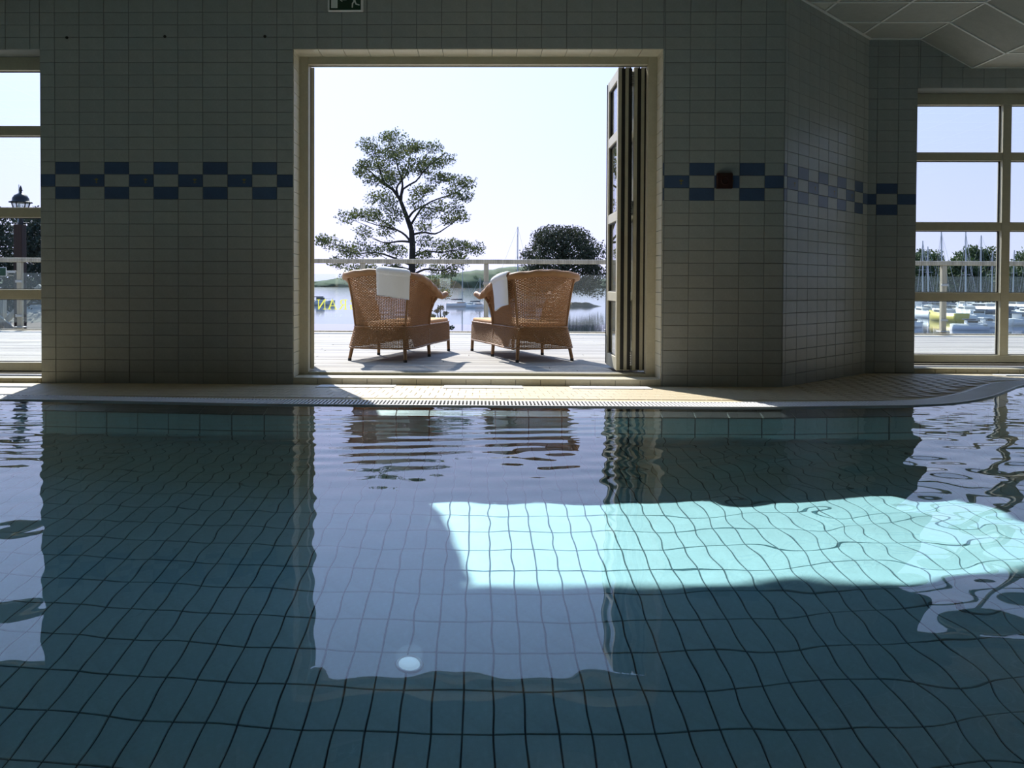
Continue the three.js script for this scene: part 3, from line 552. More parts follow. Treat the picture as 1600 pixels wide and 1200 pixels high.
// ------------------------------------------------------------------ terrace
const TZ = -7.05;
{
  const t = root('terrace'); tag(t, 'weathered grey plank terrace outside the door', 'terrace', null, 'structure');
  let n = 0; const mats = [MAT.plankA, MAT.plankB, MAT.plankC];
  for (let z = -0.36; z > TZ; z -= 0.125) {
    const y = rr(-0.0015, 0.0015), cuts = [-14]; for (let x = -14 + rr(1, 4.5); x < 13; x += rr(3.6, 4.8)) cuts.push(x); cuts.push(14);
    for (let i = 0; i + 1 < cuts.length; i++) {
      let [a, b] = [cuts[i], cuts[i + 1]];
      if (z > -1.6) { if (a > CORNER - 0.3) continue; b = Math.min(b, CORNER - 0.05); }
      const g = new RoundedBoxGeometry(b - a - 0.004, 0.028, 0.118, 1, 0.004); const m = part(n++ ? 'plank_' + String(n - 1).padStart(3, '0') : 'plank', metric(g.translate((a + b) / 2, 0, z - 0.0625)), mats[Math.floor(rnd() * 3)], t); m.position.y = y - 0.014;
      if (n > 290) break;
    }
  }
  B().box(-14, 14, -0.32, -0.03, TZ, TZ + 0.06).to('edge_fascia', MAT.timber, t);
  B().box(-14, CORNER, -0.3, -0.05, TZ + 0.05, -0.37).box(CORNER, 14, -0.3, -0.05, TZ + 0.05, -1.62).to('joist_bed', MAT.timber, t);
  for (let x = -13; x < 14; x += 3) B().rod(V(x, -4.5, TZ + 0.3), V(x, -0.3, TZ + 0.3), 0.14, 0.13, 12).to('pile', MAT.darkTimber, t);
}
const RZ = -6.9;
{
  const r = root('glass_railing'); tag(r, 'timber railing with glass panels along the terrace edge', 'railing');
  const xs = [-11.6, -9.7, -7.76, -5.9, -3.98, -1.97, 0.1, 2.16, 4.1, 5.9, 7.68, 9.6, 11.5];
  B().rbox(-13, 13, 1.105, 1.178, RZ - 0.05, RZ + 0.05, 0.012).to('handrail', MAT.timber, r);
  xs.forEach((x, i) => {
    const p = B().rbox(x - 0.04, x + 0.04, -0.02, 1.105, RZ - 0.04, RZ + 0.04, 0.01).to(i ? 'post_' + String(i).padStart(3, '0') : 'post', MAT.timber, r);
    B().rbox(x - 0.075, x + 0.075, 0, 0.02, RZ - 0.075, RZ + 0.075, 0.006).to('foot_plate', MAT.alu, p);
    for (const y of [0.2, 0.78]) B().rbox(x - 0.055, x + 0.055, y - 0.02, y + 0.02, RZ + 0.03, RZ + 0.055, 0.004).to('clamp', MAT.alu, p);
    if (i + 1 < xs.length) B().box(x + 0.05, xs[i + 1] - 0.05, 0.09, 0.925, RZ - 0.004, RZ + 0.004).to(i ? 'glass_panel_' + String(i).padStart(3, '0') : 'glass_panel', MAT.railGlass, r);
  });
  // lettering on the outer face of the glass, read from the water side
  const font = await new FontLoader().loadAsync('fonts/droid/droid_serif_regular.typeface.json');
  const put = (txt, size, x1, y, step, mat) => [...txt].forEach((ch, i) => { const g = new THREE.ShapeGeometry(font.generateShapes(ch, size)); g.computeBoundingBox(); g.translate(-(g.boundingBox.min.x + g.boundingBox.max.x) / 2, 0, 0); g.rotateY(Math.PI); g.translate(x1 - i * step, y, RZ - 0.006); const m = part('letter_' + ch.toLowerCase(), metric(g), mat, r); m.userData.label = mat === MAT.greyPrint ? 'small grey printed letter on the glass' : 'yellow printed letter on the glass'; });
  put('GRAN', 0.17, -2.12, 0.33, 0.18, MAT.yellowPrint);
  put('SALTS', 0.06, -2.33, 0.20, 0.088, MAT.greyPrint);
}

// ------------------------------------------------------------------ wicker lounge chairs and towels
const SEAT = 0.335;
const shellPath = (() => {
  const pts = [], add = (x, z) => pts.push([x, z]);
  for (let i = 0; i <= 20; i++) add(lerp(-0.275, -0.285, i / 20), lerp(-0.66, -0.13, i / 20));
  for (let i = 1; i <= 10; i++) { const a = Math.PI - i / 10 * Math.PI / 2; add(-0.175 + 0.11 * Math.cos(a), -0.13 + 0.13 * Math.sin(a)); }
  for (let i = 1; i <= 12; i++) add(lerp(-0.175, 0.175, i / 12), 0.018 * Math.sin(i / 12 * Math.PI));
  for (let i = 1; i <= 10; i++) { const a = Math.PI / 2 - i / 10 * Math.PI / 2; add(0.175 + 0.11 * Math.cos(a), -0.13 + 0.13 * Math.sin(a)); }
  for (let i = 1; i <= 20; i++) add(lerp(0.285, 0.275, i / 20), lerp(-0.13, -0.66, i / 20));
  return pts;
})();
function evenly(path, step, closed) {
  const p = closed ? [...path, path[0]] : path, L = [0]; for (let i = 1; i < p.length; i++) L.push(L[i - 1] + Math.hypot(p[i][0] - p[i - 1][0], p[i][1] - p[i - 1][1]));
  const n = Math.round(L[L.length - 1] / step / 2) * 2, out = [];
  for (let k = 0, i = 0; k <= n; k++) { const s = L[L.length - 1] * k / n; while (i + 2 < L.length && L[i + 1] < s) i++; const t = (s - L[i]) / (L[i + 1] - L[i]); out.push([lerp(p[i][0], p[i + 1][0], t), lerp(p[i][1], p[i + 1][1], t)]); }
  return out.map((q, k) => { const a = out[closed ? (k - 1 + n) % n : Math.max(0, k - 1)], b = out[closed ? (k + 1) % n : Math.min(n, k + 1)], l = Math.hypot(b[0] - a[0], b[1] - a[1]); return [q[0], q[1], -(b[1] - a[1]) / l, (b[0] - a[0]) / l]; });   // x, z, outward normal
}
const topOf = (z, x = 0.3) => 0.878 - 0.035 * Math.min(1, (x / 0.29) ** 2) - 0.2 * Math.pow(clamp(-z / 0.66, 0, 1), 1.35);
function shellAt(q, v, out = 0) {   // a point on the backrest and arms; v runs from the seat to the rim
  const back = smooth(q[1], -0.3, 0), lean = lerp(0.02, 0.06, back) * v + lerp(0.085, 0.025, back) * Math.pow(v, 3) + out, y = lerp(SEAT, topOf(q[1], q[0]), v);
  return V(q[0] + q[2] * lean, y, q[1] + q[3] * lean);
}
const skirtPath = (() => { const p = []; const c = [[-0.285, 0.01, 0.10], [0.285, 0.01, 0.10], [0.265, -1.42, 0.09], [-0.265, -1.42, 0.09]]; const cor = (x, z, r, a0) => { for (let i = 0; i <= 6; i++) { const a = a0 + i / 6 * Math.PI / 2; p.push([x + r * Math.cos(a), z + r * Math.sin(a)]); } };
  cor(-0.285 + 0.1, 0.01 - 0.1, 0.1, Math.PI / 2); p.reverse(); const q = p.splice(0); const out = [...q];
  const seg = (x0, z0, x1, z1, n) => { for (let i = 1; i <= n; i++) out.push([lerp(x0, x1, i / n), lerp(z0, z1, i / n)]); };
  const arc = (x, z, r, a0, a1) => { for (let i = 1; i <= 6; i++) { const a = lerp(a0, a1, i / 6); out.push([x + r * Math.cos(a), z + r * Math.sin(a)]); } };
  seg(-0.185, 0.01, 0.185, 0.01, 8); arc(0.185, -0.09, 0.1, Math.PI / 2, 0); seg(0.285, -0.09, 0.265, -1.34, 16); arc(0.185, -1.34, 0.08, 0, -Math.PI / 2); seg(0.185, -1.42, -0.185, -1.42, 8); arc(-0.185, -1.34, 0.08, -Math.PI / 2, -Math.PI); seg(-0.265, -1.34, -0.285, -0.09, 15);
  return out; })();
const skirtAt = (q, v) => { const f = lerp(0.045, 0, v) * smooth(q[1], -0.9, -0.1) + lerp(0.008, 0, v); return V(q[0] + q[2] * f, lerp(0.132, SEAT, v), q[1] + q[3] * f); };
// woven strands over a surface: upright canes and weft running in and out between them
function weave(path, at, rows, closed, skip) {
  const P = [], I = [], up = (p) => { P.push(p.x, p.y, p.z); return P.length / 3 - 1; };
  const tube = (ring0, ring1) => { for (let k = 0; k < 4; k++) { const l = (k + 1) % 4; I.push(ring0[k], ring0[l], ring1[l], ring0[k], ring1[l], ring1[k]); } };
  const n = path.length - 1;
  for (let i = 0; i <= (closed ? n - 1 : n); i++) {
    const q = path[i], r = 0.0034, t = V(-q[3], 0, q[2]), o = V(q[2], 0, q[3]); let prev;
    for (let j = 0; j <= 10; j++) { const c = at(q, j / 10); const ring = [c.clone().addScaledVector(o, r), c.clone().addScaledVector(t, r), c.clone().addScaledVector(o, -r), c.clone().addScaledVector(t, -r)].map(up); if (prev) tube(prev, ring); prev = ring; }
  }
  for (let j = 0; j < rows; j++) {
    const v = (j + 0.5) / rows; let prev;
    for (let i = 0; i <= n; i++) {
      const q = path[i], s = ((i + j) % 2 ? 1 : -1) * 0.0045, c = at(q, v).add(V(q[2] * s, 0, q[3] * s)), dv = at(q, Math.min(1, v + 0.5 / rows)).sub(at(q, Math.max(0, v - 0.5 / rows))).multiplyScalar(0.43), o = V(q[2], 0, q[3]).multiplyScalar(0.0022);
      const ring = [c.clone().add(o), c.clone().add(dv), c.clone().sub(o), c.clone().sub(dv)].map(up);
      if (prev) tube(prev, ring); prev = ring;
    }
  }
  const g = new THREE.BufferGeometry(); g.setAttribute('position', new THREE.Float32BufferAttribute(P, 3)); g.setIndex(I); g.computeVertexNormals();
  const uv = new Float32Array(P.length / 3 * 2); for (let i = 0; i < P.length / 3; i++) { uv[i * 2] = P[i * 3] + P[i * 3 + 2]; uv[i * 2 + 1] = P[i * 3 + 1]; } g.setAttribute('uv', new THREE.BufferAttribute(uv, 2));
  return g;
}
function braided(points, r, twist) {   // a thick plaited rim
  const c = new THREE.CatmullRomCurve3(points), N = points.length * 3, F = c.computeFrenetFrames(N, false), P = [], I = [], K = 10;
  let up = V(0, 1, 0);
  for (let i = 0; i <= N; i++) { const p = c.getPointAt(i / N), t = c.getTangentAt(i / N), s = t.clone().cross(up).normalize(), u = s.clone().cross(t); for (let k = 0; k < K; k++) { const a = k / K * Math.PI * 2, rad = r * (1 + 0.09 * Math.sin(a * 2 + i * twist)); const q = p.clone().addScaledVector(s, Math.cos(a) * rad).addScaledVector(u, Math.sin(a) * rad); P.push(q.x, q.y, q.z); } }
  for (let i = 0; i < N; i++) for (let k = 0; k < K; k++) { const a = i * K + k, b = i * K + (k + 1) % K; I.push(a, a + K, b, b, a + K, b + K); }
  const m = P.length / 3; P.push(...points[0].toArray(), ...points[points.length - 1].toArray()); for (let k = 0; k < K; k++) { I.push(m, k, (k + 1) % K); I.push(m + 1, N * K + (k + 1) % K, N * K + k); }
  const g = new THREE.BufferGeometry(); g.setAttribute('position', new THREE.Float32BufferAttribute(P, 3)); g.setIndex(I); g.computeVertexNormals(); return metric(g);
}
const shellPts = evenly(shellPath, 0.016, false), skirtPts = evenly(skirtPath, 0.018, true);
const chairGeo = { back: weave(shellPts, (q, v) => shellAt(q, v), 42, false), skirt: weave(skirtPts, skirtAt, 17, true) };
function makeChair(x, z, turn, mirror, label) {
  const c = root('wicker_lounge_chair', x, 0, z, turn); c.scale.x = mirror; tag(c, label, 'lounge chair', 'wicker lounge chairs on the terrace');
  part('woven_back', chairGeo.back, MAT.wicker, c); part('woven_skirt', chairGeo.skirt, MAT.wicker, c);
  const rim = []; const n = shellPts.length - 1;
  const horn = (q) => { const p = shellAt(q, 1, 0.02).add(V(0, -0.012, 0)); return [p.clone().add(V(q[2] * 0.02, 0.018, -0.125)), p.clone().add(V(q[2] * 0.012, 0.0, -0.07))]; };
  rim.push(...horn(shellPts[0])); for (let i = 0; i <= n; i += 4) rim.push(shellAt(shellPts[i], 1, 0.02).add(V(0, -0.012, 0))); rim.push(...horn(shellPts[n]).reverse());
  part('rolled_rim', braided(rim, 0.033, 0.9), MAT.wicker, c);
  const band = []; for (let i = 0; i < skirtPts.length; i += 4) band.push(skirtAt(skirtPts[i], 1).addScaledVector(V(skirtPts[i][2], 0, skirtPts[i][3]), 0.004)); part('seat_band', braided(band, 0.008, 1.4), MAT.cane, c);
  const low = []; for (let i = 0; i < skirtPts.length; i += 4) low.push(skirtAt(skirtPts[i], 0)); part('lower_band', braided(low, 0.009, 1.4), MAT.cane, c);
  const near = (x0, z0) => shellPts.reduce((a, q) => (Math.hypot(q[0] - x0, q[1] - z0) < Math.hypot(a[0] - x0, a[1] - z0) ? q : a));
  for (const s of [-1, 1]) {
    const q = near(s * 0.26, -0.05), f = shellPts[s < 0 ? 0 : n], post = B(), fp = B();
    for (let j = 0; j < 6; j++) post.rod(shellAt(q, j / 6, 0.008), shellAt(q, (j + 1) / 6, 0.008), 0.011, 0.011, 8);
    post.to('back_post', MAT.cane, c);
    for (let j = 0; j < 4; j++) fp.rod(shellAt(f, j / 4, 0.004), shellAt(f, (j + 1) / 4, 0.004), 0.017, 0.017, 8);
    fp.to('arm_post', MAT.cane, c);
    const sc = []; for (let k = 0; k <= 10; k++) { const a = k / 10 * 4.2; sc.push(shellAt(f, 0.8, 0.012).add(V(0, 0.045 * Math.cos(a) + 0.01, 0.05 + 0.05 * Math.sin(a) * (1 - k * 0.05)))); }
    part('arm_scroll', metric(new THREE.TubeGeometry(new THREE.CatmullRomCurve3(sc), 20, 0.006, 6)), MAT.cane, c);
    for (const [lx, lz, tx, tz] of [[s * 0.292, 0.03, s * 0.255, -0.03], [s * 0.285, -0.66, s * 0.27, -0.64], [s * 0.25, -1.40, s * 0.245, -1.38]]) {
      const leg = B().rod(V(lx, 0.022, lz), V(tx, 0.30, tz), 0.0165, 0.021, 10).to('leg', MAT.cane, c);
      B().rod(V(lx, 0, lz), V(lx, 0.026, lz), 0.018, 0.018, 10).to('foot_cap', MAT.gasket, leg);
    }
  }
  B().rbox(-0.255, 0.255, 0.29, 0.325, -1.39, -0.02, 0.01).to('seat_base', MAT.cane, c);
  B().rbox(-0.25, 0.25, 0.325, 0.378, -1.40, -0.03, 0.024).to('seat_cushion', MAT.cushion, c);
  return c;
}
makeChair(-0.985, -1.30, R(-16.2), 1, 'wicker lounge chair left of the pair, turned towards the right');
makeChair(0.625, -1.385, R(20), -1, 'wicker lounge chair right of the pair, beside the folded door');
function makeTowel(x, z, turn, mirror, s0, s1, drop0, drop1, label) {
  const t = root('towel', x, 0, z, turn); t.scale.x = mirror; tag(t, label, 'towel', 'white towels on the wicker chairs');
  const n = shellPts.length - 1, W = 16, prof = [];
  const at = (w, path) => { const f = lerp(s0, s1, w) * n, i = Math.min(n - 1, Math.floor(f)), q = shellPts[i].map((a, k) => lerp(a, shellPts[i + 1][k], f - i)); const drop = lerp(drop0, drop1, w), H = topOf(q[1], q[0]) - SEAT, c = shellAt(q, 1, 0.02).add(V(0, -0.012, 0)), o = V(q[2], 0, q[3]);
    if (path < 0.42) { const d = drop * 0.8 * (1 - path / 0.42); const p = shellAt(q, 1 - d / H, -0.012); p.y += 0.0; return p.addScaledVector(o, -0.014 * (1 - d / drop)); }
    if (path < 0.58) { const a = Math.PI - (path - 0.42) / 0.16 * Math.PI; return c.clone().addScaledVector(o, Math.cos(a) * 0.046).add(V(0, Math.sin(a) * 0.046, 0)); }
    const d = drop * (path - 0.58) / 0.42; const p = shellAt(q, Math.max(0, 1 - d / H), 0); const hang = c.clone().addScaledVector(o, 0.046); return V(lerp(hang.x, p.x + q[2] * 0.02, 0.35), c.y - d, lerp(hang.z, p.z + q[3] * 0.02, 0.35)); };
  const Np = 40, P = [], I = [];
  const grid = []; for (let i = 0; i <= W; i++) { grid.push([]); for (let j = 0; j <= Np; j++) grid[i].push(at(i / W, j / Np)); }
  const nrm = (i, j) => { const a = grid[Math.min(W, i + 1)][j].clone().sub(grid[Math.max(0, i - 1)][j]), b = grid[i][Math.min(Np, j + 1)].clone().sub(grid[i][Math.max(0, j - 1)]); return b.cross(a).normalize(); };
  const th = (i, j) => 0.011 * Math.sqrt(Math.min(1, Math.min(i, W - i) / 1.0 * 0.9 + 0.1)) * (1 + 0.12 * noise.noise(i * 0.4, j * 0.3, 2));
  for (const side of [1, -1]) for (let i = 0; i <= W; i++) for (let j = 0; j <= Np; j++) { const q = grid[i][j].clone().addScaledVector(nrm(i, j), side * th(i, j)); P.push(q.x, q.y, q.z); }
  const S = (W + 1) * (Np + 1), id = (i, j) => i * (Np + 1) + j;
  for (let i = 0; i < W; i++) for (let j = 0; j < Np; j++) { const a = id(i, j), b = id(i + 1, j), c = id(i + 1, j + 1), d = id(i, j + 1); I.push(a, b, c, a, c, d, S + a, S + c, S + b, S + a, S + d, S + c); }
  for (let i = 0; i < W; i++) for (const j of [0, Np]) { const a = id(i, j), b = id(i + 1, j); I.push(a, S + a, b, b, S + a, S + b); }
  for (let j = 0; j < Np; j++) for (const i of [0, W]) { const a = id(i, j), b = id(i, j + 1); I.push(a, b, S + a, b, S + b, S + a); }
  const g = new THREE.BufferGeometry(); g.setAttribute('position', new THREE.Float32BufferAttribute(P, 3)); g.setIndex(I); g.computeVertexNormals();
  const uv = new Float32Array(P.length / 3 * 2); for (let k = 0; k < P.length / 3; k++) { uv[k * 2] = P[k * 3] * 1 + P[k * 3 + 2]; uv[k * 2 + 1] = P[k * 3 + 1]; } g.setAttribute('uv', new THREE.BufferAttribute(uv, 2));
  part('cloth', g, MAT.towel, t);
}
makeTowel(-0.985, -1.30, R(-16.2), 1, 0.52, 0.645, 0.22, 0.235, 'white towel hanging over the back of the left wicker chair');
makeTowel(0.625, -1.385, R(20), -1, 0.665, 0.785, 0.27, 0.285, 'white towel slung over the arm corner of the right wicker chair');

// ------------------------------------------------------------------ sea, shores and hills
const SEA = -3;
{
  const g = new THREE.PlaneGeometry(9000, 5000, 1, 1); g.rotateX(-Math.PI / 2); g.translate(0, SEA, -2500 + 20);
  MAT.sea.bumpMap = dataTex(512, 512, (u, v) => 0.5 + tn(u, v, 30, 60) * 0.35 + tn(u, v, 90, 140, 4) * 0.2, false, [1 / 14, 1 / 6]); MAT.sea.bumpScale = 0.0008;
  tag(part('sea', metric(g), MAT.sea, scene), 'calm pale sea beyond the terrace', 'sea', null, 'structure');
}
function land(name, label, cx, cz, rx, rz, h, mat, seedZ) {
  const nx = 40, nz = 16, P = [], I = [];
  for (let i = 0; i <= nx; i++) for (let j = 0; j <= nz; j++) { const u = i / nx * 2 - 1, v = j / nz * 2 - 1, r = Math.hypot(u, v); P.push(cx + u * rx, SEA - 0.5 + Math.max(0, 1 - r * r) * (h + 0.5) * (0.8 + 0.5 * noise.noise(u * 5, v * 3, seedZ)), cz + v * rz); }
  for (let i = 0; i < nx; i++) for (let j = 0; j < nz; j++) { const a = i * (nz + 1) + j, b = a + nz + 1; I.push(a, a + 1, b, b, a + 1, b + 1); }
  const g = new THREE.BufferGeometry(); g.setAttribute('position', new THREE.Float32BufferAttribute(P, 3)); g.setIndex(I); g.computeVertexNormals();
  return tag(part(numbered(name), metric(g), mat, scene), label, 'land', null, 'structure');
}
land('shore_rock', 'low rocky shore under the tall open tree', -2.2, -22.5, 3.4, 4.4, 1.2, MAT.rock, 1);
land('shore_rock', 'low rocky shore under the dark spreading tree', 15.5, -141, 9, 5, 1.1, MAT.rock, 2);
land('shore_rock', 'wooded shore beyond the left window', -52, -75, 32, 16, 3, MAT.rock, 3);
land('shore_rock', 'wooded shore behind the marina', 125, -190, 70, 24, 3, MAT.rock, 4);
function hill(label, x0, x1, z, prof, depth) {   // a wooded ridge with a ragged crown line
  const nx = 420, P = [], I = [], C = [], rows = 9;
  for (let i = 0; i <= nx; i++) {
    const u = i / nx, x = lerp(x0, x1, u), top = prof(u) * (1 + 0.12 * noise.noise(u * 46, 3, z) + 0.10 * noise.noise(u * 130, 7, z));
    for (let j = 0; j <= rows; j++) { const v = j / rows, q = 1 + 0.05 * noise.noise(u * 200, j * 3.1, 1); P.push(x, SEA - 1 + (top + 1) * Math.sin(v * Math.PI / 2) * (j === rows ? 1 : q), z - depth * (1 - Math.cos(v * Math.PI / 2)) + 14 * noise.noise(u * 160, j * 1.7, 9)); const t = 0.75 + 0.5 * noise.noise(u * 90, j * 0.9, 4); C.push(t, t, t); }
  }
  for (let i = 0; i < nx; i++) for (let j = 0; j < rows; j++) { const a = i * (rows + 1) + j, b = a + rows + 1; I.push(a, b, a + 1, b, b + 1, a + 1); }
  const g = new THREE.BufferGeometry(); g.setAttribute('position', new THREE.Float32BufferAttribute(P, 3)); g.setAttribute('color', new THREE.Float32BufferAttribute(C, 3)); g.setIndex(I); g.computeVertexNormals();
  tag(part(numbered('hill'), g, MAT.forest, scene), label, 'hill', null, 'structure');
}
hill('distant wooded hills across the bay', -1500, 900, -1500, (u) => { const x = u * 2400 - 1500; return 13 + 9 * smooth(x, -380, -120) + 17 * Math.exp(-(((x - 70) / 95) ** 2)) + 8 * Math.exp(-(((x + 60) / 60) ** 2)) + 4 * Math.sin(x * 0.02); }, 120);

// ------------------------------------------------------------------ trees
const leafGeo = (s) => { const g = new THREE.BufferGeometry(); g.setAttribute('position', new THREE.Float32BufferAttribute([0, 0, 0, s * 0.32, s * 0.45, s * 0.08, 0, s, 0, 0, 0, 0, 0, s, 0, -s * 0.32, s * 0.45, s * 0.08], 3)); g.computeVertexNormals(); return g; };
function foliage(parent, spots, size, mats, name = 'foliage') {   // spots: [x, y, z, radius, how many]
  mats.forEach((mat, k) => {
    const list = []; spots.forEach(([x, y, z, r, n], si) => { for (let i = 0; i < n; i++) { if ((i + si) % mats.length !== k) continue; let a, b, c; do { a = rr(-1, 1); b = rr(-1, 1); c = rr(-1, 1); } while (a * a + b * b + c * c > 1); const f = 0.6 + 0.4 * rnd(); list.push([x + a * r * f * 1.25, y + b * r * f * 0.85, z + c * r * f * 1.1]); } });
    const m = new THREE.InstancedMesh(leafGeo(size), mat, list.length), q = new THREE.Quaternion(), e = new THREE.Euler(), M4 = new THREE.Matrix4(), s = V();
    list.forEach((p, i) => { e.set(rr(-1.6, 1.6), rr(0, 6.28), rr(-1.6, 1.6)); const k2 = rr(0.7, 1.3); m.setMatrixAt(i, M4.compose(V(...p), q.setFromEuler(e), s.set(k2, k2, k2))); });
    m.name = k ? name + '_' + String(k).padStart(3, '0') : name; m.castShadow = m.receiveShadow = true; m.userData.kind = 'stuff'; parent.add(m);
  });
}
function limb(b, pts, r0, r1, n = 7) { for (let i = 0; i + 1 < pts.length; i++) { const k = pts.length - 1; b.rod(pts[i], pts[i + 1], lerp(r0, r1, i / k), lerp(r0, r1, (i + 1) / k), n); } }
const bend = (a, c, k, n = 5) => { const out = [], d = c.clone().sub(a), w = V(noise.noise(a.x, a.y, 1), 0.35 + noise.noise(a.y, c.x, 2) * 0.5, noise.noise(c.x, c.y, 3)).multiplyScalar(d.length() * k); for (let i = 0; i <= n; i++) { const t = i / n; out.push(a.clone().addScaledVector(d, t).addScaledVector(w, Math.sin(t * Math.PI))); } return out; };
{ // the tall open tree behind the left chair
  const t = root('shore_tree', -2.70, SEA + 0.9, -24.5); tag(t, 'tall open-crowned tree rising behind the left wicker chair', 'tree');
  const s = 40.6, C = (zx, zy, dz = 0) => { const px = 480 + zx / 5.333, py = 190 + zy / 5.333; return V((px - 640) / s, 0.74 + (446 - py) / s - (SEA + 0.9), dz); };   // sketch units: 216 to the metre
  const trunk = [V(0.02, 0, 0), V(0.04, 1.2, 0.05), C(862, 1250), C(868, 1050), C(858, 900), C(810, 770), C(760, 640), C(700, 560, 0.1), C(610, 490, 0.15)];
  const tb = B(); limb(tb, trunk, 0.17, 0.035, 9); tb.to('trunk', MAT.bark, t);
  const br = B(), from = (a) => C(...a);
  const boughs = [[[862, 1200], [700, 1130], [560, 1090], [400, 1100], [220, 1060]], [[865, 1130], [980, 1080], [1120, 1090], [1290, 1060]], [[862, 1010], [790, 930], [690, 880], [560, 850], [400, 800]], [[862, 940], [960, 920], [1060, 935], [1160, 880], [1270, 800]], [[850, 860], [900, 780], [960, 700], [1080, 640], [1230, 590], [1330, 520]], [[830, 800], [870, 740], [930, 700], [1080, 720], [1200, 760]], [[770, 660], [790, 560], [900, 500], [960, 430], [1060, 340], [1160, 280]], [[740, 600], [730, 540], [800, 440], [830, 330], [850, 190]], [[760, 640], [780, 500], [740, 380], [700, 240], [650, 150]], [[700, 560], [600, 500], [520, 420], [430, 390]], [[620, 490], [560, 330], [500, 200]], [[862, 1240], [740, 1210], [560, 1230], [380, 1260]], [[862, 1280], [980, 1230], [1120, 1240], [1220, 1210]], [[860, 1000], [760, 990], [620, 1000], [500, 960]]];
  boughs.forEach((p, i) => { const dz = Math.sin(i * 2.3) * 0.9; const pts = p.map((q, k) => from([q[0], q[1], dz * k / (p.length - 1)])); limb(br, new THREE.CatmullRomCurve3(pts).getPoints(10), 0.052, 0.012, 6); });
  const clumps = [[650, 130], [740, 160], [860, 190], [800, 200], [500, 200], [560, 270], [640, 230], [700, 210], [920, 240], [1040, 220], [1150, 280], [430, 410], [490, 380], [560, 350], [600, 360], [700, 310], [800, 330], [900, 330], [990, 300], [1080, 370], [540, 500], [620, 440], [720, 440], [840, 430], [960, 400], [620, 600], [560, 640], [680, 520], [900, 580], [980, 540], [1060, 480], [1150, 480], [1250, 480], [1330, 500], [1310, 640], [1200, 600], [1080, 690], [900, 680], [700, 720], [400, 770], [480, 750], [560, 790], [340, 810], [640, 840], [440, 920], [740, 790], [1000, 780], [1160, 800], [1270, 790], [1220, 740], [960, 870], [620, 900], [200, 1020], [140, 1000], [280, 1060], [340, 1100], [450, 1060], [560, 1080], [640, 1040], [750, 1080], [980, 1010], [1100, 1030], [1200, 1010], [1300, 1040], [1400, 1070], [1150, 1100], [1250, 1110], [980, 1110], [260, 1180], [360, 1230], [480, 1220], [600, 1260], [700, 1200], [1060, 1230], [1180, 1260], [1130, 1340], [340, 1300], [460, 1310], [1250, 1180], [1010, 1330], [1120, 1440], [900, 1180]];
  const spots = clumps.map(([x, y], i) => { const p = C(x, y, Math.sin(i * 1.7) * 0.9); br.rod(C(lerp(x, 850, 0.35), y + 70, Math.sin(i * 1.7) * 0.6), p, 0.013, 0.006, 4); return [p.x, p.y, p.z, rr(0.32, 0.48), 330]; });
  br.to('branches', MAT.bark, t);
  foliage(t, spots, 0.088, [leafMat(0.12, 0.15, 0.035), leafMat(0.07, 0.095, 0.03), leafMat(0.19, 0.21, 0.05)]);
}
function crownTree(name, label, x, z, y0, height, width, mats, leaf, opt = {}) {
  const t = root(name, x, y0, z); tag(t, label, 'tree', opt.group);
  const tb = B(); limb(tb, bend(V(0, 0, 0), V(width * 0.04, height * 0.72, 0), 0.04), height * 0.035, height * 0.012, 8); const tr = tb.to('trunk', MAT.bark, t);
  const spots = [], br = B(), n = opt.clumps ?? 26;
  for (let i = 0; i < n; i++) {
    const v = (i + 0.5) / n, a = i * 2.4, yy = lerp(opt.low ?? 0.3, 0.95, v), rad = width / 2 * (opt.pine ? (1 - v * 0.75) : Math.sqrt(Math.max(0.05, 1 - ((v - 0.35) / 0.68) ** 2))) * rr(0.55, 1.0);
    const p = V(Math.cos(a) * rad, height * yy, Math.sin(a) * rad * 0.8); limb(br, bend(V(0, height * Math.max(0.15, yy - 0.2), 0), p, 0.1, 4), height * 0.012, height * 0.004, 5);
    spots.push([p.x, p.y, p.z, width * (opt.clump ?? 0.13) * rr(0.8, 1.2), opt.leaves ?? 130]);
  }
  br.to('branches', MAT.bark, t);
  foliage(t, spots, leaf, mats);
  return t;
}
const darkLeaves = [leafMat(0.065, 0.075, 0.03, 0.2), leafMat(0.045, 0.055, 0.025, 0.2)], midLeaves = [leafMat(0.075, 0.12, 0.035, 0.25), leafMat(0.05, 0.085, 0.03, 0.25)], pineLeaves = [leafMat(0.035, 0.05, 0.035, 0.12), leafMat(0.05, 0.065, 0.04, 0.12)];
crownTree('oak_tree', 'dark spreading tree behind the right wicker chair', 15.2, -140, SEA + 1.0, 13.6, 15.6, darkLeaves, 0.42, { clumps: 110, leaves: 200, clump: 0.12, low: 0.12 });
crownTree('shore_bush', 'small leafy bush between the two wicker chairs', -1.27, -19, SEA + 0.1, 3.1, 0.8, midLeaves, 0.07, { clumps: 16, leaves: 90, low: 0.5 });
[[-36.6, -60, 8.6, 5.2], [-42.4, -61, 9.4, 5.6], [-46, -76, 10.6, 9]].forEach(([x, z, h, w], i) => crownTree('pine_tree', ['dark pine tree right of the lantern post', 'dark pine tree left of the lantern post', 'broad dark pine tree further back behind the lantern post'][i], x, z, SEA + 0.8, h, w, pineLeaves, 0.3, { clumps: 44, leaves: 150, group: 'pines on the left shore', low: 0.1, clump: 0.17 }));
for (let i = 0; i < 5; i++) crownTree('marina_tree', ['first', 'second', 'third', 'fourth', 'fifth'][i] + ' green tree from the wall in the row behind the marina', 85 + i * 10 + rr(-0.6, 0.6), -150 - i * 2, SEA + 0.3, 8.4 + 1.6 * Math.sin(i * 1.9 + 1), 9.2, midLeaves, 0.6, { clumps: 44, leaves: 130, group: 'trees behind the marina', low: 0.12, clump: 0.17 });
